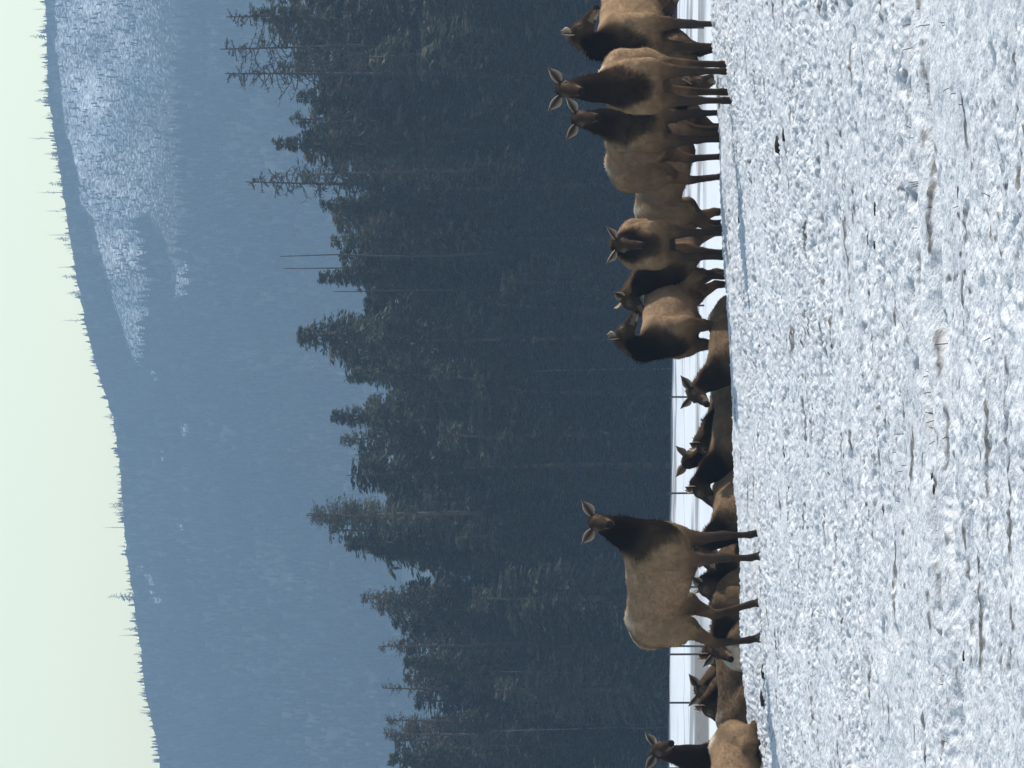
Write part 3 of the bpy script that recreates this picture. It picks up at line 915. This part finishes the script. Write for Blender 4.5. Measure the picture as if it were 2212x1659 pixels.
def blob_mesh(name, rx, ry, rz, mat, nu=8, nv=6, lump=0.0, seed=0):
    rng = np.random.default_rng(seed)
    V = [(0, 0, rz)]; F3 = []; F4 = []
    for i in range(1, nv):
        th = math.pi * i / nv
        for j in range(nu):
            q = 2 * math.pi * j / nu
            g = 1 + lump * rng.normal()
            V.append((rx * g * math.sin(th) * math.cos(q), ry * g * math.sin(th) * math.sin(q), rz * g * math.cos(th)))
    V.append((0, 0, -rz))
    for j in range(nu):
        F3.append((0, 1 + j, 1 + (j + 1) % nu))
        F3.append((len(V) - 1, 1 + (nv - 2) * nu + (j + 1) % nu, 1 + (nv - 2) * nu + j))
    for i in range(nv - 2):
        for j in range(nu):
            F4.append((1 + i * nu + j, 1 + (i + 1) * nu + j, 1 + (i + 1) * nu + (j + 1) % nu, 1 + i * nu + (j + 1) % nu))
    return mesh_np(name, np.array(V), F3=np.array(F3), F4=np.array(F4), mat=mat)

EYE_ME = blob_mesh("eye", 0.021, 0.021, 0.021, M_eye)
def hoof_mesh():
    V = []; F = []
    for s in (-1, 1):
        b = len(V)
        for z, x0, x1, y0, y1 in ((0.0, -0.035, 0.075, 0.003, 0.040), (0.035, -0.038, 0.050, 0.003, 0.038), (0.075, -0.034, 0.022, 0.002, 0.032)):
            V += [(x0, s * y0, z), (x1, s * (y0 + 0.002), z), (x1 - 0.012, s * y1 * 0.8, z), (x0, s * y1, z)]
        for a in (0, 4):
            for q in range(4):
                F.append((b + a + q, b + a + (q + 1) % 4, b + a + 4 + (q + 1) % 4, b + a + 4 + q))
        F.append((b + 8, b + 9, b + 10, b + 11)); F.append((b, b + 3, b + 2, b + 1))
    return mesh_np("hoof", np.array(V), F4=np.array(F), mat=M_hoof, smooth=False)
HOOF_ME = hoof_mesh()

def make_elk(label, group, x, y, heading, bed=False, sc=1.0, neck=(0, 55), neck2=None, nl=0.62, head=(0, -15), steps=(0, 0, 0, 0), spread=0.0,
             dark=1.0, ears=(1, 1), ear_el=0.45, dz=0.0, seed=0, step=0.021, fur=12000, roll=0.0, tan=1.0, thick=1.0, nape=(0.15, 0.75)):
    """heading / neck / head azimuths are world degrees counter-clockwise from +X"""
    rng = np.random.default_rng(4000 + seed)
    E = Elk()
    hd0 = math.radians(heading)
    loc = lambda azd, eld: dirv(math.radians(azd) - hd0, math.radians(eld))
    dzb = -0.76 if bed else 0.0
    ys = 0.70 if not bed else 0.86
    o = lambda px, pz, py=0.0: np.array([px, py, pz + dzb])
    # trunk
    E.cone(o(0.44, 1.06), o(0.05, 1.035), 0.290, 0.302 * thick, C_TAN, 0.06, sc=ys)
    E.cone(o(0.05, 1.035), o(-0.36, 1.095), 0.302 * thick, 0.245, C_TAN, 0.06, sc=ys * 1.06)
    E.cone(o(-0.36, 1.10), o(-0.58, 1.13), 0.245, 0.205, C_TAN, 0.06, sc=ys * 1.05)
    E.cone(o(0.42, 1.262), o(0.10, 1.225), 0.145, 0.125, C_BACK, 0.08, sc=0.9)
    E.cone(o(0.10, 1.225), o(-0.22, 1.205), 0.125, 0.125, C_BACK, 0.08, sc=0.9)
    E.cone(o(-0.22, 1.205), o(-0.47, 1.258), 0.125, 0.115, C_BACK, 0.08, sc=0.95)
    E.cone(o(-0.47, 1.258), o(-0.70, 1.185), 0.115, 0.095, C_RUMP, 0.07, sc=1.1)
    E.cone(o(-0.76, 1.18), o(-0.82, 1.08), 0.035, 0.022, C_RUMP, 0.03)
    E.cone(o(0.52, 0.92), o(0.25, 0.80), 0.16, 0.14, C_TAN * 0.7, 0.08)
    hooves = []
    for s, stf, sth in ((1, steps[0], steps[2]), (-1, steps[1], steps[3])):
        jx = rng.normal(0, 0.015)
        if not bed:
            yf = s * (0.145 + spread * 0.5); yh = s * (0.140 + spread * 0.3)
            E.cone((0.40, s * 0.15, 1.22), (0.56, s * 0.17, 0.96), 0.085, 0.105, C_TAN, 0.04)
            E.cone((0.50, s * 0.155, 1.05), (0.49, s * 0.165, 0.86), 0.115, 0.115, C_TAN, 0.05)
            E.cone((-0.40, s * 0.155, 1.245), (-0.46, s * 0.17, 1.20), 0.055, 0.06, C_BACK, 0.04)
            E.cone((0.50, s * 0.155, 0.86), (0.47 + stf * 0.25, yf, 0.66), 0.115, 0.072, C_THIGH, 0.05)
            E.cone((0.47 + stf * 0.25, yf, 0.66), (0.50 + stf * 0.6 + jx, yf, 0.40), 0.066, 0.043, C_LEG * 1.2, 0.03)
            E.cone((0.50 + stf * 0.6 + jx, yf, 0.41), (0.50 + stf * 0.6 + jx, yf, 0.37), 0.047, 0.044, C_LEG, 0.02)
            E.cone((0.50 + stf * 0.6 + jx, yf, 0.38), (0.50 + stf + jx, yf, 0.13), 0.037, 0.031, C_LEG, 0.02)
            E.cone((0.50 + stf + jx, yf, 0.13), (0.53 + stf + jx, yf, 0.05), 0.038, 0.036, C_LEG * 0.8, 0.02)
            hooves.append((0.535 + stf + jx, yf, 0.0))
            E.cone((-0.54, s * 0.12, 1.14), (-0.50, s * 0.155, 0.88), 0.190, 0.145, C_TAN, 0.07)
            E.cone((-0.50, s * 0.155, 0.90), (-0.43 + sth * 0.3, yh, 0.75), 0.145, 0.100, C_TAN * 0.9, 0.06)
            E.cone((-0.47 + sth * 0.3, yh, 0.74), (-0.66 + sth * 0.6, yh, 0.49), 0.095, 0.050, C_THIGH, 0.05)
            E.cone((-0.67 + sth * 0.6, yh, 0.50), (-0.66 + sth * 0.6, yh, 0.44), 0.048, 0.045, C_LEG * 1.1, 0.02)
            E.cone((-0.66 + sth * 0.6, yh, 0.45), (-0.61 + sth, yh, 0.13), 0.042, 0.033, C_LEG, 0.02)
            E.cone((-0.61 + sth, yh, 0.13), (-0.58 + sth, yh, 0.05), 0.039, 0.037, C_LEG * 0.8, 0.02)
            hooves.append((-0.575 + sth, yh, 0.0))
        else:
            E.cone((0.46, s * 0.15, 0.38), (0.50, s * 0.22, 0.18), 0.14, 0.10, C_TAN, 0.07)
            E.cone((0.50, s * 0.22, 0.20), (0.80, s * 0.19, 0.10), 0.085, 0.055, C_THIGH, 0.05)
            E.cone((0.80, s * 0.19, 0.09), (0.50, s * 0.17, 0.055), 0.048, 0.038, C_LEG, 0.03)
            E.cone((-0.50, s * 0.14, 0.34), (-0.30, s * 0.24, 0.22), 0.20, 0.17, C_TAN, 0.08)
            E.cone((-0.30, s * 0.24, 0.21), (0.0, s * 0.30, 0.15), 0.165, 0.10, C_TAN * 0.95, 0.06)
            E.cone((0.0, s * 0.34, 0.15), (-0.42, s * 0.37, 0.08), 0.085, 0.05, C_THIGH, 0.04)
            E.cone((-0.42, s * 0.37, 0.07), (0.02, s * 0.38, 0.05), 0.045, 0.035, C_LEG, 0.03)
    # neck
    n1 = loc(*neck); n2 = loc(*(neck2 or neck))
    nb = o(0.50, 1.13); mid = nb + n1 * nl * 0.52; poll = mid + n2 * nl * 0.48
    latn = unit(np.cross(n1, [0, 0, 1.0])) if abs(n1[2]) < 0.97 else np.array([0, 1, 0])
    cn = C_NECK * dark
    E.cone(nb + n1 * 0.02 + np.array([0.03, 0, 0.0]), mid, 0.245, 0.158, cn, 0.07, lat=latn, sc=0.82)
    E.cone(mid, poll, 0.150, 0.092, cn, 0.05, lat=latn, sc=0.86)
    E.cone(nb + np.array([0.10, 0, -0.10]), mid + np.array([0.0, 0, -0.03]), 0.185, 0.125, cn, 0.06, lat=latn, sc=0.8)
    # head
    hd = loc(*head); hu = unit(np.array([0, 0, 1.0]) - hd * hd[2]); hr = np.cross(hd, hu)
    H_ = lambda a, up=0.0, rt=0.0: poll + hd * a + hu * up + hr * rt
    E.cone(H_(0.0, 0.015), H_(0.10, 0.025), 0.078, 0.076, C_HEAD, 0.03)
    E.cone(H_(0.09, 0.020), H_(0.25, -0.012), 0.080, 0.052, C_HEAD, 0.03, lat=hr, sc=0.95)
    E.cone(H_(0.24, -0.012), H_(0.375, -0.030), 0.050, 0.041, C_HEAD * 0.85, 0.03, lat=hr, sc=1.0)
    E.cone(H_(0.06, -0.06), H_(0.30, -0.060), 0.062, 0.030, C_HEAD * 1.3, 0.03, lat=hr, sc=0.8)
    for s in (-1, 1):
        E.cone(H_(0.115, 0.045, s * 0.060), H_(0.15, 0.035, s * 0.058), 0.026, 0.022, C_HEAD * 0.9, 0.015)
    pts = np.concatenate([np.stack([p[0] - max(p[2], p[3]), p[0] + max(p[2], p[3]), p[1] - max(p[2], p[3]), p[1] + max(p[2], p[3])]) for p in E.P])
    lo = pts.min(0) - 0.06; hi = pts.max(0) + 0.06
    nn = np.ceil((hi - lo) / step).astype(int) + 1
    gx, gy, gz = np.meshgrid(*[lo[i] + step * np.arange(nn[i]) for i in range(3)], indexing='ij')
    G = np.stack([gx.ravel(), gy.ravel(), gz.ravel()], 1)
    D = np.full(len(G), 9.0)
    # evaluate each primitive only near itself
    for pr in E.P:
        a, b, ra, rb = pr[0], pr[1], pr[2], pr[3]
        R_ = max(ra, rb) * max(1.0, pr[7]) + 0.16
        l_ = np.maximum(np.floor((np.minimum(a, b) - R_ - lo) / step).astype(int), 0)
        h_ = np.minimum(np.ceil((np.maximum(a, b) + R_ - lo) / step).astype(int) + 1, nn)
        D3 = D.reshape(nn)
        sub = (slice(l_[0], h_[0]), slice(l_[1], h_[1]), slice(l_[2], h_[2]))
        X = np.stack([gx[sub].ravel(), gy[sub].ravel(), gz[sub].ravel()], 1)
        di = E.sdf_one(X, pr); d = D3[sub].ravel()
        k_ = pr[5]
        hh = np.clip(0.5 + 0.5 * (d - di) / k_, 0, 1)
        D3[sub] = ((d + (di - d) * hh) - k_ * hh * (1 - hh)).reshape(D3[sub].shape)
        D = D3.ravel()
    V, F = surface_nets(D.reshape(nn), lo, step)
    # colours from the nearest forms
    dist = np.stack([E.sdf_one(V, pr) for pr in E.P], 1)
    w = np.exp(-(dist - dist.min(1, keepdims=True)) / 0.016)
    w /= w.sum(1, keepdims=True)
    colr = w @ np.stack([pr[4] for pr in E.P])
    z = V[:, 2] - dzb; xx = V[:, 0]
    bodyw = np.clip(1 - (w[:, -10:].sum(1)) * 1.2, 0, 1) if True else 1
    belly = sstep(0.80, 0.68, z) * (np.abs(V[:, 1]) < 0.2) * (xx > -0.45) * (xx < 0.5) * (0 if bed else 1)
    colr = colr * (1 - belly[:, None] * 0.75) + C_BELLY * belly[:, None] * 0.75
    rump = sstep(-0.57, -0.64, xx + 0.30 * (1.25 - z)) * sstep(0.86, 0.98, z) * sstep(0.27, 0.19, np.abs(V[:, 1])) * bodyw
    colr = colr * (1 - rump[:, None]) + C_RUMP * rump[:, None]
    # dark edge round the pale rump
    ring = np.exp(-((xx + 0.30 * (1.25 - z) + 0.555) / 0.035) ** 2) * sstep(0.85, 1.0, z) * bodyw * (np.abs(V[:, 1]) > 0.08)
    colr *= (1 - 0.45 * ring)[:, None]
    mot = 0.10 * noise2(xx * 7 + V[:, 1] * 5 + seed, z * 7, 81) + 0.05 * noise2(xx * 22 + V[:, 1] * 9, z * 16, 82)
    colr = colr * (1 + mot)[:, None] * (1 + (tan - 1) * bodyw)[:, None]
    # lighter nape above the dark throat
    relm = V - mid
    dors = unit(np.array([-1.0, 0, 0.5]) - n1 * (np.array([-1.0, 0, 0.5]) @ n1))
    rp = relm - (relm @ n1)[:, None] * n1[None, :]
    cosd = (rp @ dors) / (np.linalg.norm(rp, axis=1) + 1e-6)
    nk = w[:, -9:-6].sum(1) * sstep(nape[0], nape[1], cosd + 0.15 * mot / 0.10)
    colr = colr * (1 - nk[:, None]) + np.array([0.105, 0.066, 0.040]) * nk[:, None]
    # muzzle: black nose pad, pale lip, dark stripe
    rel = V - poll
    al = rel @ hd; ah = rel @ hu; ar = np.abs(rel @ hr)
    ish = (w[:, -6:].sum(1) > 0.5)
    nose = ish & (al > 0.372)
    lip = ish & (al > 0.27) & (ah < -0.062)
    side = ish & (al > 0.22) & (al < 0.36) & (ar > 0.030) & (ah < -0.01)
    colr[side] = colr[side] * 0.5 + np.array([0.22, 0.175, 0.13]) * 0.5
    colr[lip] = np.array([0.30, 0.24, 0.18])
    colr[nose] = np.array([0.015, 0.012, 0.011])
    eyer = np.exp(-(((al - 0.135) / 0.035) ** 2 + ((ah - 0.045) / 0.03) ** 2)) * ish * (ar > 0.04)
    colr = colr * (1 - 0.5 * eyer[:, None]) + np.array([0.24, 0.18, 0.13]) * (0.5 * eyer[:, None])
    # ears
    VV = [V]; FF = [F]; CC = [colr]; off = len(V)
    for s, e in ((1, ears[0]), (-1, ears[1])):
        if not e: continue
        base = H_(0.01, 0.065, s * 0.070)
        dr = hr * s * 0.80 + hu * ear_el + hd * (-0.10)
        fr = hd * 0.9 + hr * s * 0.25
        ev, ef, ec = ear_mesh(base, dr, fr, 0.188, 0.090)
        VV.append(ev); FF.append(ef + off); CC.append(ec * np.clip(0.6 + 0.5 * tan, 0.6, 1.2)); off += len(ev)
    V2 = np.concatenate(VV); F2 = np.concatenate(FF); C2 = np.clip(np.concatenate(CC), 0.004, 0.85)
    zg = float(ground_smooth(x, y)) + dz
    root = empty("bedded_elk" if bed else "standing_elk", (x, y, zg), hd0)
    root.scale = (sc, sc, sc)
    me = mesh_np("body", V2, F4=F2, mat=M_body, col=C2)
    obj("body", me, root)
    for s in (-1, 1):
        eo = obj("eye", EYE_ME, root, tuple(H_(0.135, 0.042, s * 0.071)))
    if not bed:
        for hp in hooves:
            obj("hoof", HOOF_ME, root, hp)
    # coat of short guard hairs that breaks the outline
    if fur:
        vn = np.zeros(len(V) * 3, dtype=np.float32)
        me.vertices.foreach_get  # (kept simple: normals from the field)
        eps = 0.008
        tri = rng.integers(0, len(F), fur); uv = rng.random((fur, 2))
        q = F[tri]
        p = (V[q[:, 0]] * (1 - uv[:, :1]) + V[q[:, 1]] * uv[:, :1]) * (1 - uv[:, 1:]) + (V[q[:, 3]] * (1 - uv[:, :1]) + V[q[:, 2]] * uv[:, :1]) * uv[:, 1:]
        nrm = np.cross(V[q[:, 2]] - V[q[:, 0]], V[q[:, 3]] - V[q[:, 1]])
        nrm /= np.linalg.norm(nrm, axis=1, keepdims=True) + 1e-9
        cc = colr[q[:, 0]]
        rl = p - poll; al = rl @ hd
        face = (al > 0.02) & (np.linalg.norm(rl, axis=1) < 0.5)
        zz = p[:, 2] - dzb
        low = (zz < 0.62) & (not bed)
        neckw = w[q[:, 0]][:, -9:-6].sum(1)
        ln = 0.028 + 0.028 * neckw
        ln = np.where(face, 0.010, ln); ln = np.where(low, 0.013, ln)
        ln = ln * rng.uniform(0.6, 1.4, fur)
        flow = np.array([-0.8, 0, -0.65])[None, :] + rng.normal(0, 0.25, (fur, 3))
        flow -= nrm * (flow * nrm).sum(1, keepdims=True)
        dr = nrm * 0.38 + flow * 0.9
        dr /= np.linalg.norm(dr, axis=1, keepdims=True)
        sdv = np.cross(dr, nrm); sdv /= np.linalg.norm(sdv, axis=1, keepdims=True) + 1e-9
        wd = (0.0042 * rng.uniform(0.7, 1.4, fur))[:, None]
        pb = p - nrm * 0.004
        fv = np.stack([pb - sdv * wd, pb + sdv * wd, p + dr * ln[:, None]], 1).reshape(-1, 3)
        ff = np.arange(fur * 3).reshape(-1, 3)
        fc = np.repeat(np.clip(cc * rng.uniform(0.84, 1.20, (fur, 1)), 0.004, 0.85), 3, 0)
        fm = mesh_np("fur", fv, F3=ff, mat=M_fur, col=fc)
        nn3 = np.repeat(nrm, 3, 0)
        fm.normals_split_custom_set_from_vertices(nn3.astype(float).tolist())
        tag(obj("fur", fm, root), kind="stuff")
    tag(root, label, "elk", group)
    return root

GS, GB = "elk standing in the herd", "elk lying in the herd"
def X_(y2, d): return WX(y2, d)

# standing animals
make_elk("large elk standing alone broadside, black neck, staring at the camera with ears spread", GS, X_(1262, 59.0), 59.0, -40, neck=(-15, 60), neck2=(-35, 64), nl=0.60,
         head=(-92, -14), steps=(0.02, 0.0, 0.20, -0.02), spread=0.02, seed=1, dz=-0.02, tan=1.08, ear_el=0.50, dark=0.55, fur=9000, nape=(0.6, 0.98))
make_elk("elk facing the camera with wide ears, its sunlit flank behind, second from the frame edge", GS, X_(178, 58.5), 58.5, -97, neck=(-105, 72), neck2=(-98, 74), nl=0.60,
         head=(-97, -22), dz=-0.04, seed=2, ear_el=0.55, tan=1.12, fur=9000)
make_elk("elk with tilted head facing the camera, body turned left, ears spread low", GS, X_(316, 63.0), 63.0, -69, neck=(-55, 70), neck2=(-70, 68), nl=0.56,
         head=(-90, -28), seed=3, ear_el=0.40, tan=1.05, steps=(0.05, 0, 0, 0.1))
make_elk("elk behind the front ones, only its grey-brown back, belly and leg showing, head lowered", GS, X_(372, 64.6), 64.6, -14, neck=(0, -32), neck2=(0, -48), nl=0.66,
         head=(0, -60), sc=0.93, seed=4, tan=0.85)
make_elk("small elk facing the camera head-on with its head held low before its chest", GS, X_(528, 62.6), 62.6, -92, neck=(-90, 28), neck2=(-92, 22), nl=0.50,
         head=(-93, -50), sc=0.90, seed=5, ear_el=0.55, tan=1.1, steps=(0.06, 0, 0, 0.06))
make_elk("elk almost hidden behind the head-on small elk, only its dark head and ear showing", GS, X_(532, 65.4), 65.4, -118, neck=(-150, 45), neck2=(170, 50), nl=0.60,
         head=(205, -35), sc=0.92, seed=6, dark=0.9, dz=-0.02)
make_elk("elk with thick black neck looking back over its shoulder, standing behind the resting group", GS, X_(672, 64.8), 64.8, -128, neck=(-140, 50), neck2=(-5, 68), nl=0.60,
         head=(-8, -22), sc=0.92, seed=7, nape=(0.55, 0.95), dark=0.55, tan=1.1, ear_el=0.6, steps=(0, 0, 0.12, -0.1))
make_elk("elk cut by the frame edge, black neck, head turned in profile over its pale back", GS, X_(24, 62.8), 62.8, -126, neck=(-135, 55), neck2=(-5, 70), nl=0.56, dz=-0.06,
         head=(-8, -28), seed=8, nape=(0.55, 0.95), dark=0.55, tan=1.15, ear_el=0.65, steps=(0, 0, 0.1, -0.12))
make_elk("young low-backed dark elk standing in shade behind the sunlit-flank elk", GS, X_(178, 65.2), 65.2, 6, neck=(5, 5), nl=0.5, head=(10, -30), sc=0.78, seed=9, tan=0.6)  # coat darkened, painting in the shade around this animal

# lying animals
make_elk("shaggy brown elk lying before the black-necked one, head raised with upright ears", GB, X_(738, 64.2), 64.2, -122, bed=True, sc=0.90, neck=(-150, 48), neck2=(-165, 52), nl=0.58, head=(-118, -20), seed=20, tan=0.61, thick=1.05)
make_elk("elk lying beside the shaggy brown one, dark head pointing left and down", GB, X_(850, 65.0), 65.0, -115, bed=True, sc=0.90, neck=(-140, 42), neck2=(-175, 42), nl=0.56, head=(190, -38), seed=21, tan=0.50)
make_elk("lying elk with a reddish lit ear and black neck, turned away in mid row", GB, X_(872, 66.2), 66.2, 160, bed=True, sc=0.90, neck=(170, 62), nl=0.58, head=(60, -15), seed=22, tan=0.50, nape=(0.55, 0.95), dark=0.6)
make_elk("elk lying broadside in the middle, dark pointed head in profile facing left", GB, X_(908, 64.4), 64.4, 218, bed=True, sc=0.90, neck=(185, 52), neck2=(180, 46), nl=0.58, head=(186, -34), seed=23, tan=0.61, nape=(0.55, 0.95), dark=0.6)
make_elk("elk lying in front of the large standing one, pale shoulder lit, reddish ear raised", GB, X_(1092, 63.8), 63.8, -112, bed=True, sc=0.90, neck=(-150, 50), neck2=(-170, 52), nl=0.56, head=(-140, -22), seed=24, dark=0.6, tan=0.76, ears=(1, 1))
make_elk("elk lying under the belly of the large one, black neck patch toward the camera", GB, X_(1222, 64.0), 64.0, -97, bed=True, sc=0.90, neck=(-100, 52), neck2=(-120, 50), nl=0.55, head=(-150, -25), seed=25, tan=0.54, dark=0.6)
make_elk("elk lying between the large one's legs, low dark face toward the camera", GB, X_(1275, 63.4), 63.4, -118, bed=True, sc=0.90, neck=(-150, 20), neck2=(-160, 22), nl=0.52, head=(-110, -22), seed=26, tan=0.47, dark=0.7)
make_elk("lying elk showing a cream rump crescent behind the large one's hind legs", GB, X_(1330, 63.2), 63.2, 42, bed=True, sc=0.90, neck=(60, 25), nl=0.5, head=(80, -20), seed=27, tan=0.65, dz=-0.12)
make_elk("lying elk with its face to the camera just behind the large one's rump", GB, X_(1345, 66.0), 66.0, 190, bed=True, sc=0.90, neck=(190, 54), nl=0.58, head=(-115, -20), seed=28, tan=0.50, dark=0.8)
make_elk("lying elk, dark head in profile facing left, next to the large one's rump", GB, X_(1372, 64.8), 64.8, 200, bed=True, sc=0.90, neck=(195, 50), nl=0.56, head=(188, -35), seed=29, tan=0.54, dark=0.7)
make_elk("lying elk with pale rump, its head turned back above its brown body", GB, X_(1478, 63.4), 63.4, 22, bed=True, sc=0.90, neck=(60, 30), neck2=(175, 40), nl=0.58, head=(190, -38), seed=30, nape=(0.55, 0.95), dark=0.5, tan=0.47)
make_elk("elk resting at the frame edge, tall dark neck and spread ears, behind a shaggy haunch", GB, X_(1668, 62.0), 62.0, -72, bed=True, sc=0.90, neck=(-60, 70), neck2=(-40, 76), nl=0.72, head=(-70, -18), seed=31, tan=0.94, dz=0.08)
make_elk("shaggy sunlit haunch of an elk lying at the frame edge, its head outside the picture", GB, X_(1662, 60.8), 60.8, -122, bed=True, sc=0.86, neck=(-165, 35), nl=0.56, head=(180, -20), seed=32, tan=0.98, thick=1.0, fur=12000)

# ------------------------------------------------------------------ small things on the snow
def build_twigs():
    spots = [(2140, 350, 0.5), (2115, 385, 0.35), (2060, 388, 0.4), (2128, 662, 0.45), (2138, 692, 0.3), (2100, 945, 0.3), (2090, 1000, 0.35), (2085, 1055, 0.3), (2098, 1110, 0.3), (2112, 1140, 0.35), (1995, 245, 0.3), (2098, 830, 0.25)]
    for i, (x2, y2, L) in enumerate(spots):
        ang = (x2 - 1391) / (210.0 * 60)
        d = 20.0
        for _ in range(30):
            d = -float(ground_smooth(WX(y2, d), d)) / ang * 0.5 + d * 0.5
        x = WX(y2, d); z = float(ground_smooth(x, d))
        rng = np.random.default_rng(800 + i)
        a = rng.uniform(-0.6, 0.6) + (0 if i % 2 else math.pi)
        P = [np.array([0, 0, -0.03])]
        dv = np.array([math.cos(a) * 0.9, 0.4 * rng.normal(), 0.55 + 0.3 * rng.random()])
        for k_ in range(5):
            dv = dv + np.array([rng.normal(0, 0.18), rng.normal(0, 0.18), -0.28]); 
            P.append(P[-1] + unit(dv) * L * 0.09)
        V, F = tube(P, [0.0035, 0.0034, 0.003, 0.0026, 0.002, 0.001], 5)
        q, f2 = tube([P[3], P[3] + np.array([0.05 * rng.normal(), 0.02, 0.03])], [0.0026, 0.001], 4)
        me = mesh_np("dry_stem", np.concatenate([V, q]), F4=np.concatenate([F, f2 + len(V)]), mat=M_twig)
        tag(obj("dry_stem", me, None, (x, d, z)), "thin dark dry stem poking out of the foreground snow", "stem", "dry stems in the snow")
build_twigs()

def snow_spot(x2, y2):
    ang = (x2 - 1391) / (210.0 * 60); d = 30.0
    for _ in range(40):
        d = -float(ground_smooth(WX(y2, d), d)) / ang * 0.5 + d * 0.5
    x = WX(y2, d)
    return x, d, float(ground_smooth(x, d))

def build_shade_blobs():
    rng = np.random.default_rng(55)
    Vs = []; F3s = []; off = 0
    pts = [(1680, 315, 1.5), (1695, 290, 1.2), (1585, 468, 1.5), (1583, 455, 1.3), (1650, 1450, 1.4), (1648, 1505, 1.8), (1697, 970, 1.4), (1640, 940, 1.0), (1758, 875, 1.0), (2005, 1070, 1.4), (2012, 1095, 1.2)]
    for c in range(9):
        cx, cy = 1620 + 540 * rng.random(), rng.uniform(0, 1659)
        for q in range(rng.integers(2, 6)):
            pts.append((cx + rng.normal(0, 9), cy + rng.normal(0, 22), rng.uniform(0.35, 0.9)))
    for x2, y2, s in pts:
        x, d, z = snow_spot(max(x2, 1600), y2)
        if d > 61.5: continue
        rad = 0.017 * s * (d / 30) ** 0.6
        n = 8
        ph = rng.uniform(0.75, 1.3, (2, n))
        v = [(rad * 2.6 * ph[0, k_] * math.cos(6.283 * k_ / n), rad * 2.0 * ph[0, k_] * math.sin(6.283 * k_ / n), -0.03) for k_ in range(n)]
        v += [(rad * 1.9 * ph[1, k_] * math.cos(6.283 * k_ / n), rad * 1.4 * ph[1, k_] * math.sin(6.283 * k_ / n), rad * rng.uniform(0.45, 0.75)) for k_ in range(n)]
        v += [(0, 0, rad * 0.85)]
        f_ = []
        for k_ in range(n):
            k2 = (k_ + 1) % n
            f_ += [(k_, k2, n + k2), (k_, n + k2, n + k_), (n + k_, n + k2, 2 * n)]
        Vs.append(np.array(v) + np.array([x, d, z])); F3s.append(np.array(f_) + off); off += len(v)
    me = mesh_np("shade_blobs", np.concatenate(Vs), F3=np.concatenate(F3s), mat=M_shade_blob, smooth=True)  # dark blobs painting in the shadow of small pits in the snow
    tag(obj("shade_blobs", me), "dark flat blobs standing in for shadowed pits in the foreground snow", kind="stuff")

def build_stubble():
    rng = np.random.default_rng(66)
    n = 130
    cl = rng.integers(0, 60, n)
    cxs = rng.uniform(-2.2, 2.2, 60); cys = np.where(rng.random(60) < 0.6, groove_y(cxs) + rng.choice([0.0, 1.0, 1.3], 60) + rng.normal(0, 0.15, 60), rng.uniform(18, 52, 60))
    cxs = np.where(cys > 28, cxs * cys / 24, cxs)
    px = cxs[cl] + rng.normal(0, 0.16, n); py = cys[cl] + rng.normal(0, 0.22, n)
    pz = ground_smooth(px, py)
    h = rng.uniform(0.012, 0.035, n); a = rng.uniform(0, 6.28, n); w = 0.0022
    lx = rng.normal(0, 1.6, n) * h; ly = rng.normal(0, 0.5, n) * h
    base = np.stack([px, py, pz - 0.03], 1)
    sx = np.stack([np.full(n, w), np.zeros(n), np.zeros(n)], 1)
    m1 = base + np.stack([lx * 0.35, ly * 0.35, 0.03 + h * 0.7], 1)
    tp = base + np.stack([lx, ly, 0.03 + h], 1)
    V = np.stack([base - sx, base + sx, m1 + sx * 0.8, m1 - sx * 0.8, tp], 1).reshape(-1, 3)
    k_ = np.arange(n)[:, None] * 5
    me = mesh_np("dry_stubble", V, F3=np.concatenate([k_ + 3, k_ + 2, k_ + 4], 1), F4=np.concatenate([k_, k_ + 1, k_ + 2, k_ + 3], 1), mat=M_stub, smooth=False)
    tag(obj("dry_stubble", me), "short dry grass stubble poking through the crust along the furrows", kind="stuff")
build_shade_blobs()
build_stubble()

# ------------------------------------------------------------------ the hazy air
def build_haze():
    x0, x1, y0, y1, z0, z1 = -1000, 1000, -150, 2750, -4.0, 232.0
    V = [(x, y, z) for z in (z0, z1) for y in (y0, y1) for x in (x0, x1)]
    F = [(0, 2, 3, 1), (4, 5, 7, 6), (0, 1, 5, 4), (2, 6, 7, 3), (0, 4, 6, 2), (1, 3, 7, 5)]
    mt = bpy.data.materials.new("haze"); mt.use_nodes = True
    nt = mt.node_tree
    for n in list(nt.nodes): nt.nodes.remove(n)
    pv = nt.nodes.new("ShaderNodeVolumePrincipled")
    pv.inputs["Color"].default_value = (0.32, 0.492, 0.71, 1)
    pv.inputs["Density"].default_value = HAZE
    pv.inputs["Anisotropy"].default_value = 0.3
    out = nt.nodes.new("ShaderNodeOutputMaterial")
    nt.links.new(pv.outputs[0], out.inputs["Volume"])
    me = mesh_np("haze", np.array(V), F4=np.array(F), mat=mt, smooth=False)
    tag(obj("haze", me), "pale blue haze hanging in the winter air", kind="stuff")
HAZE = 0.00031
build_haze()
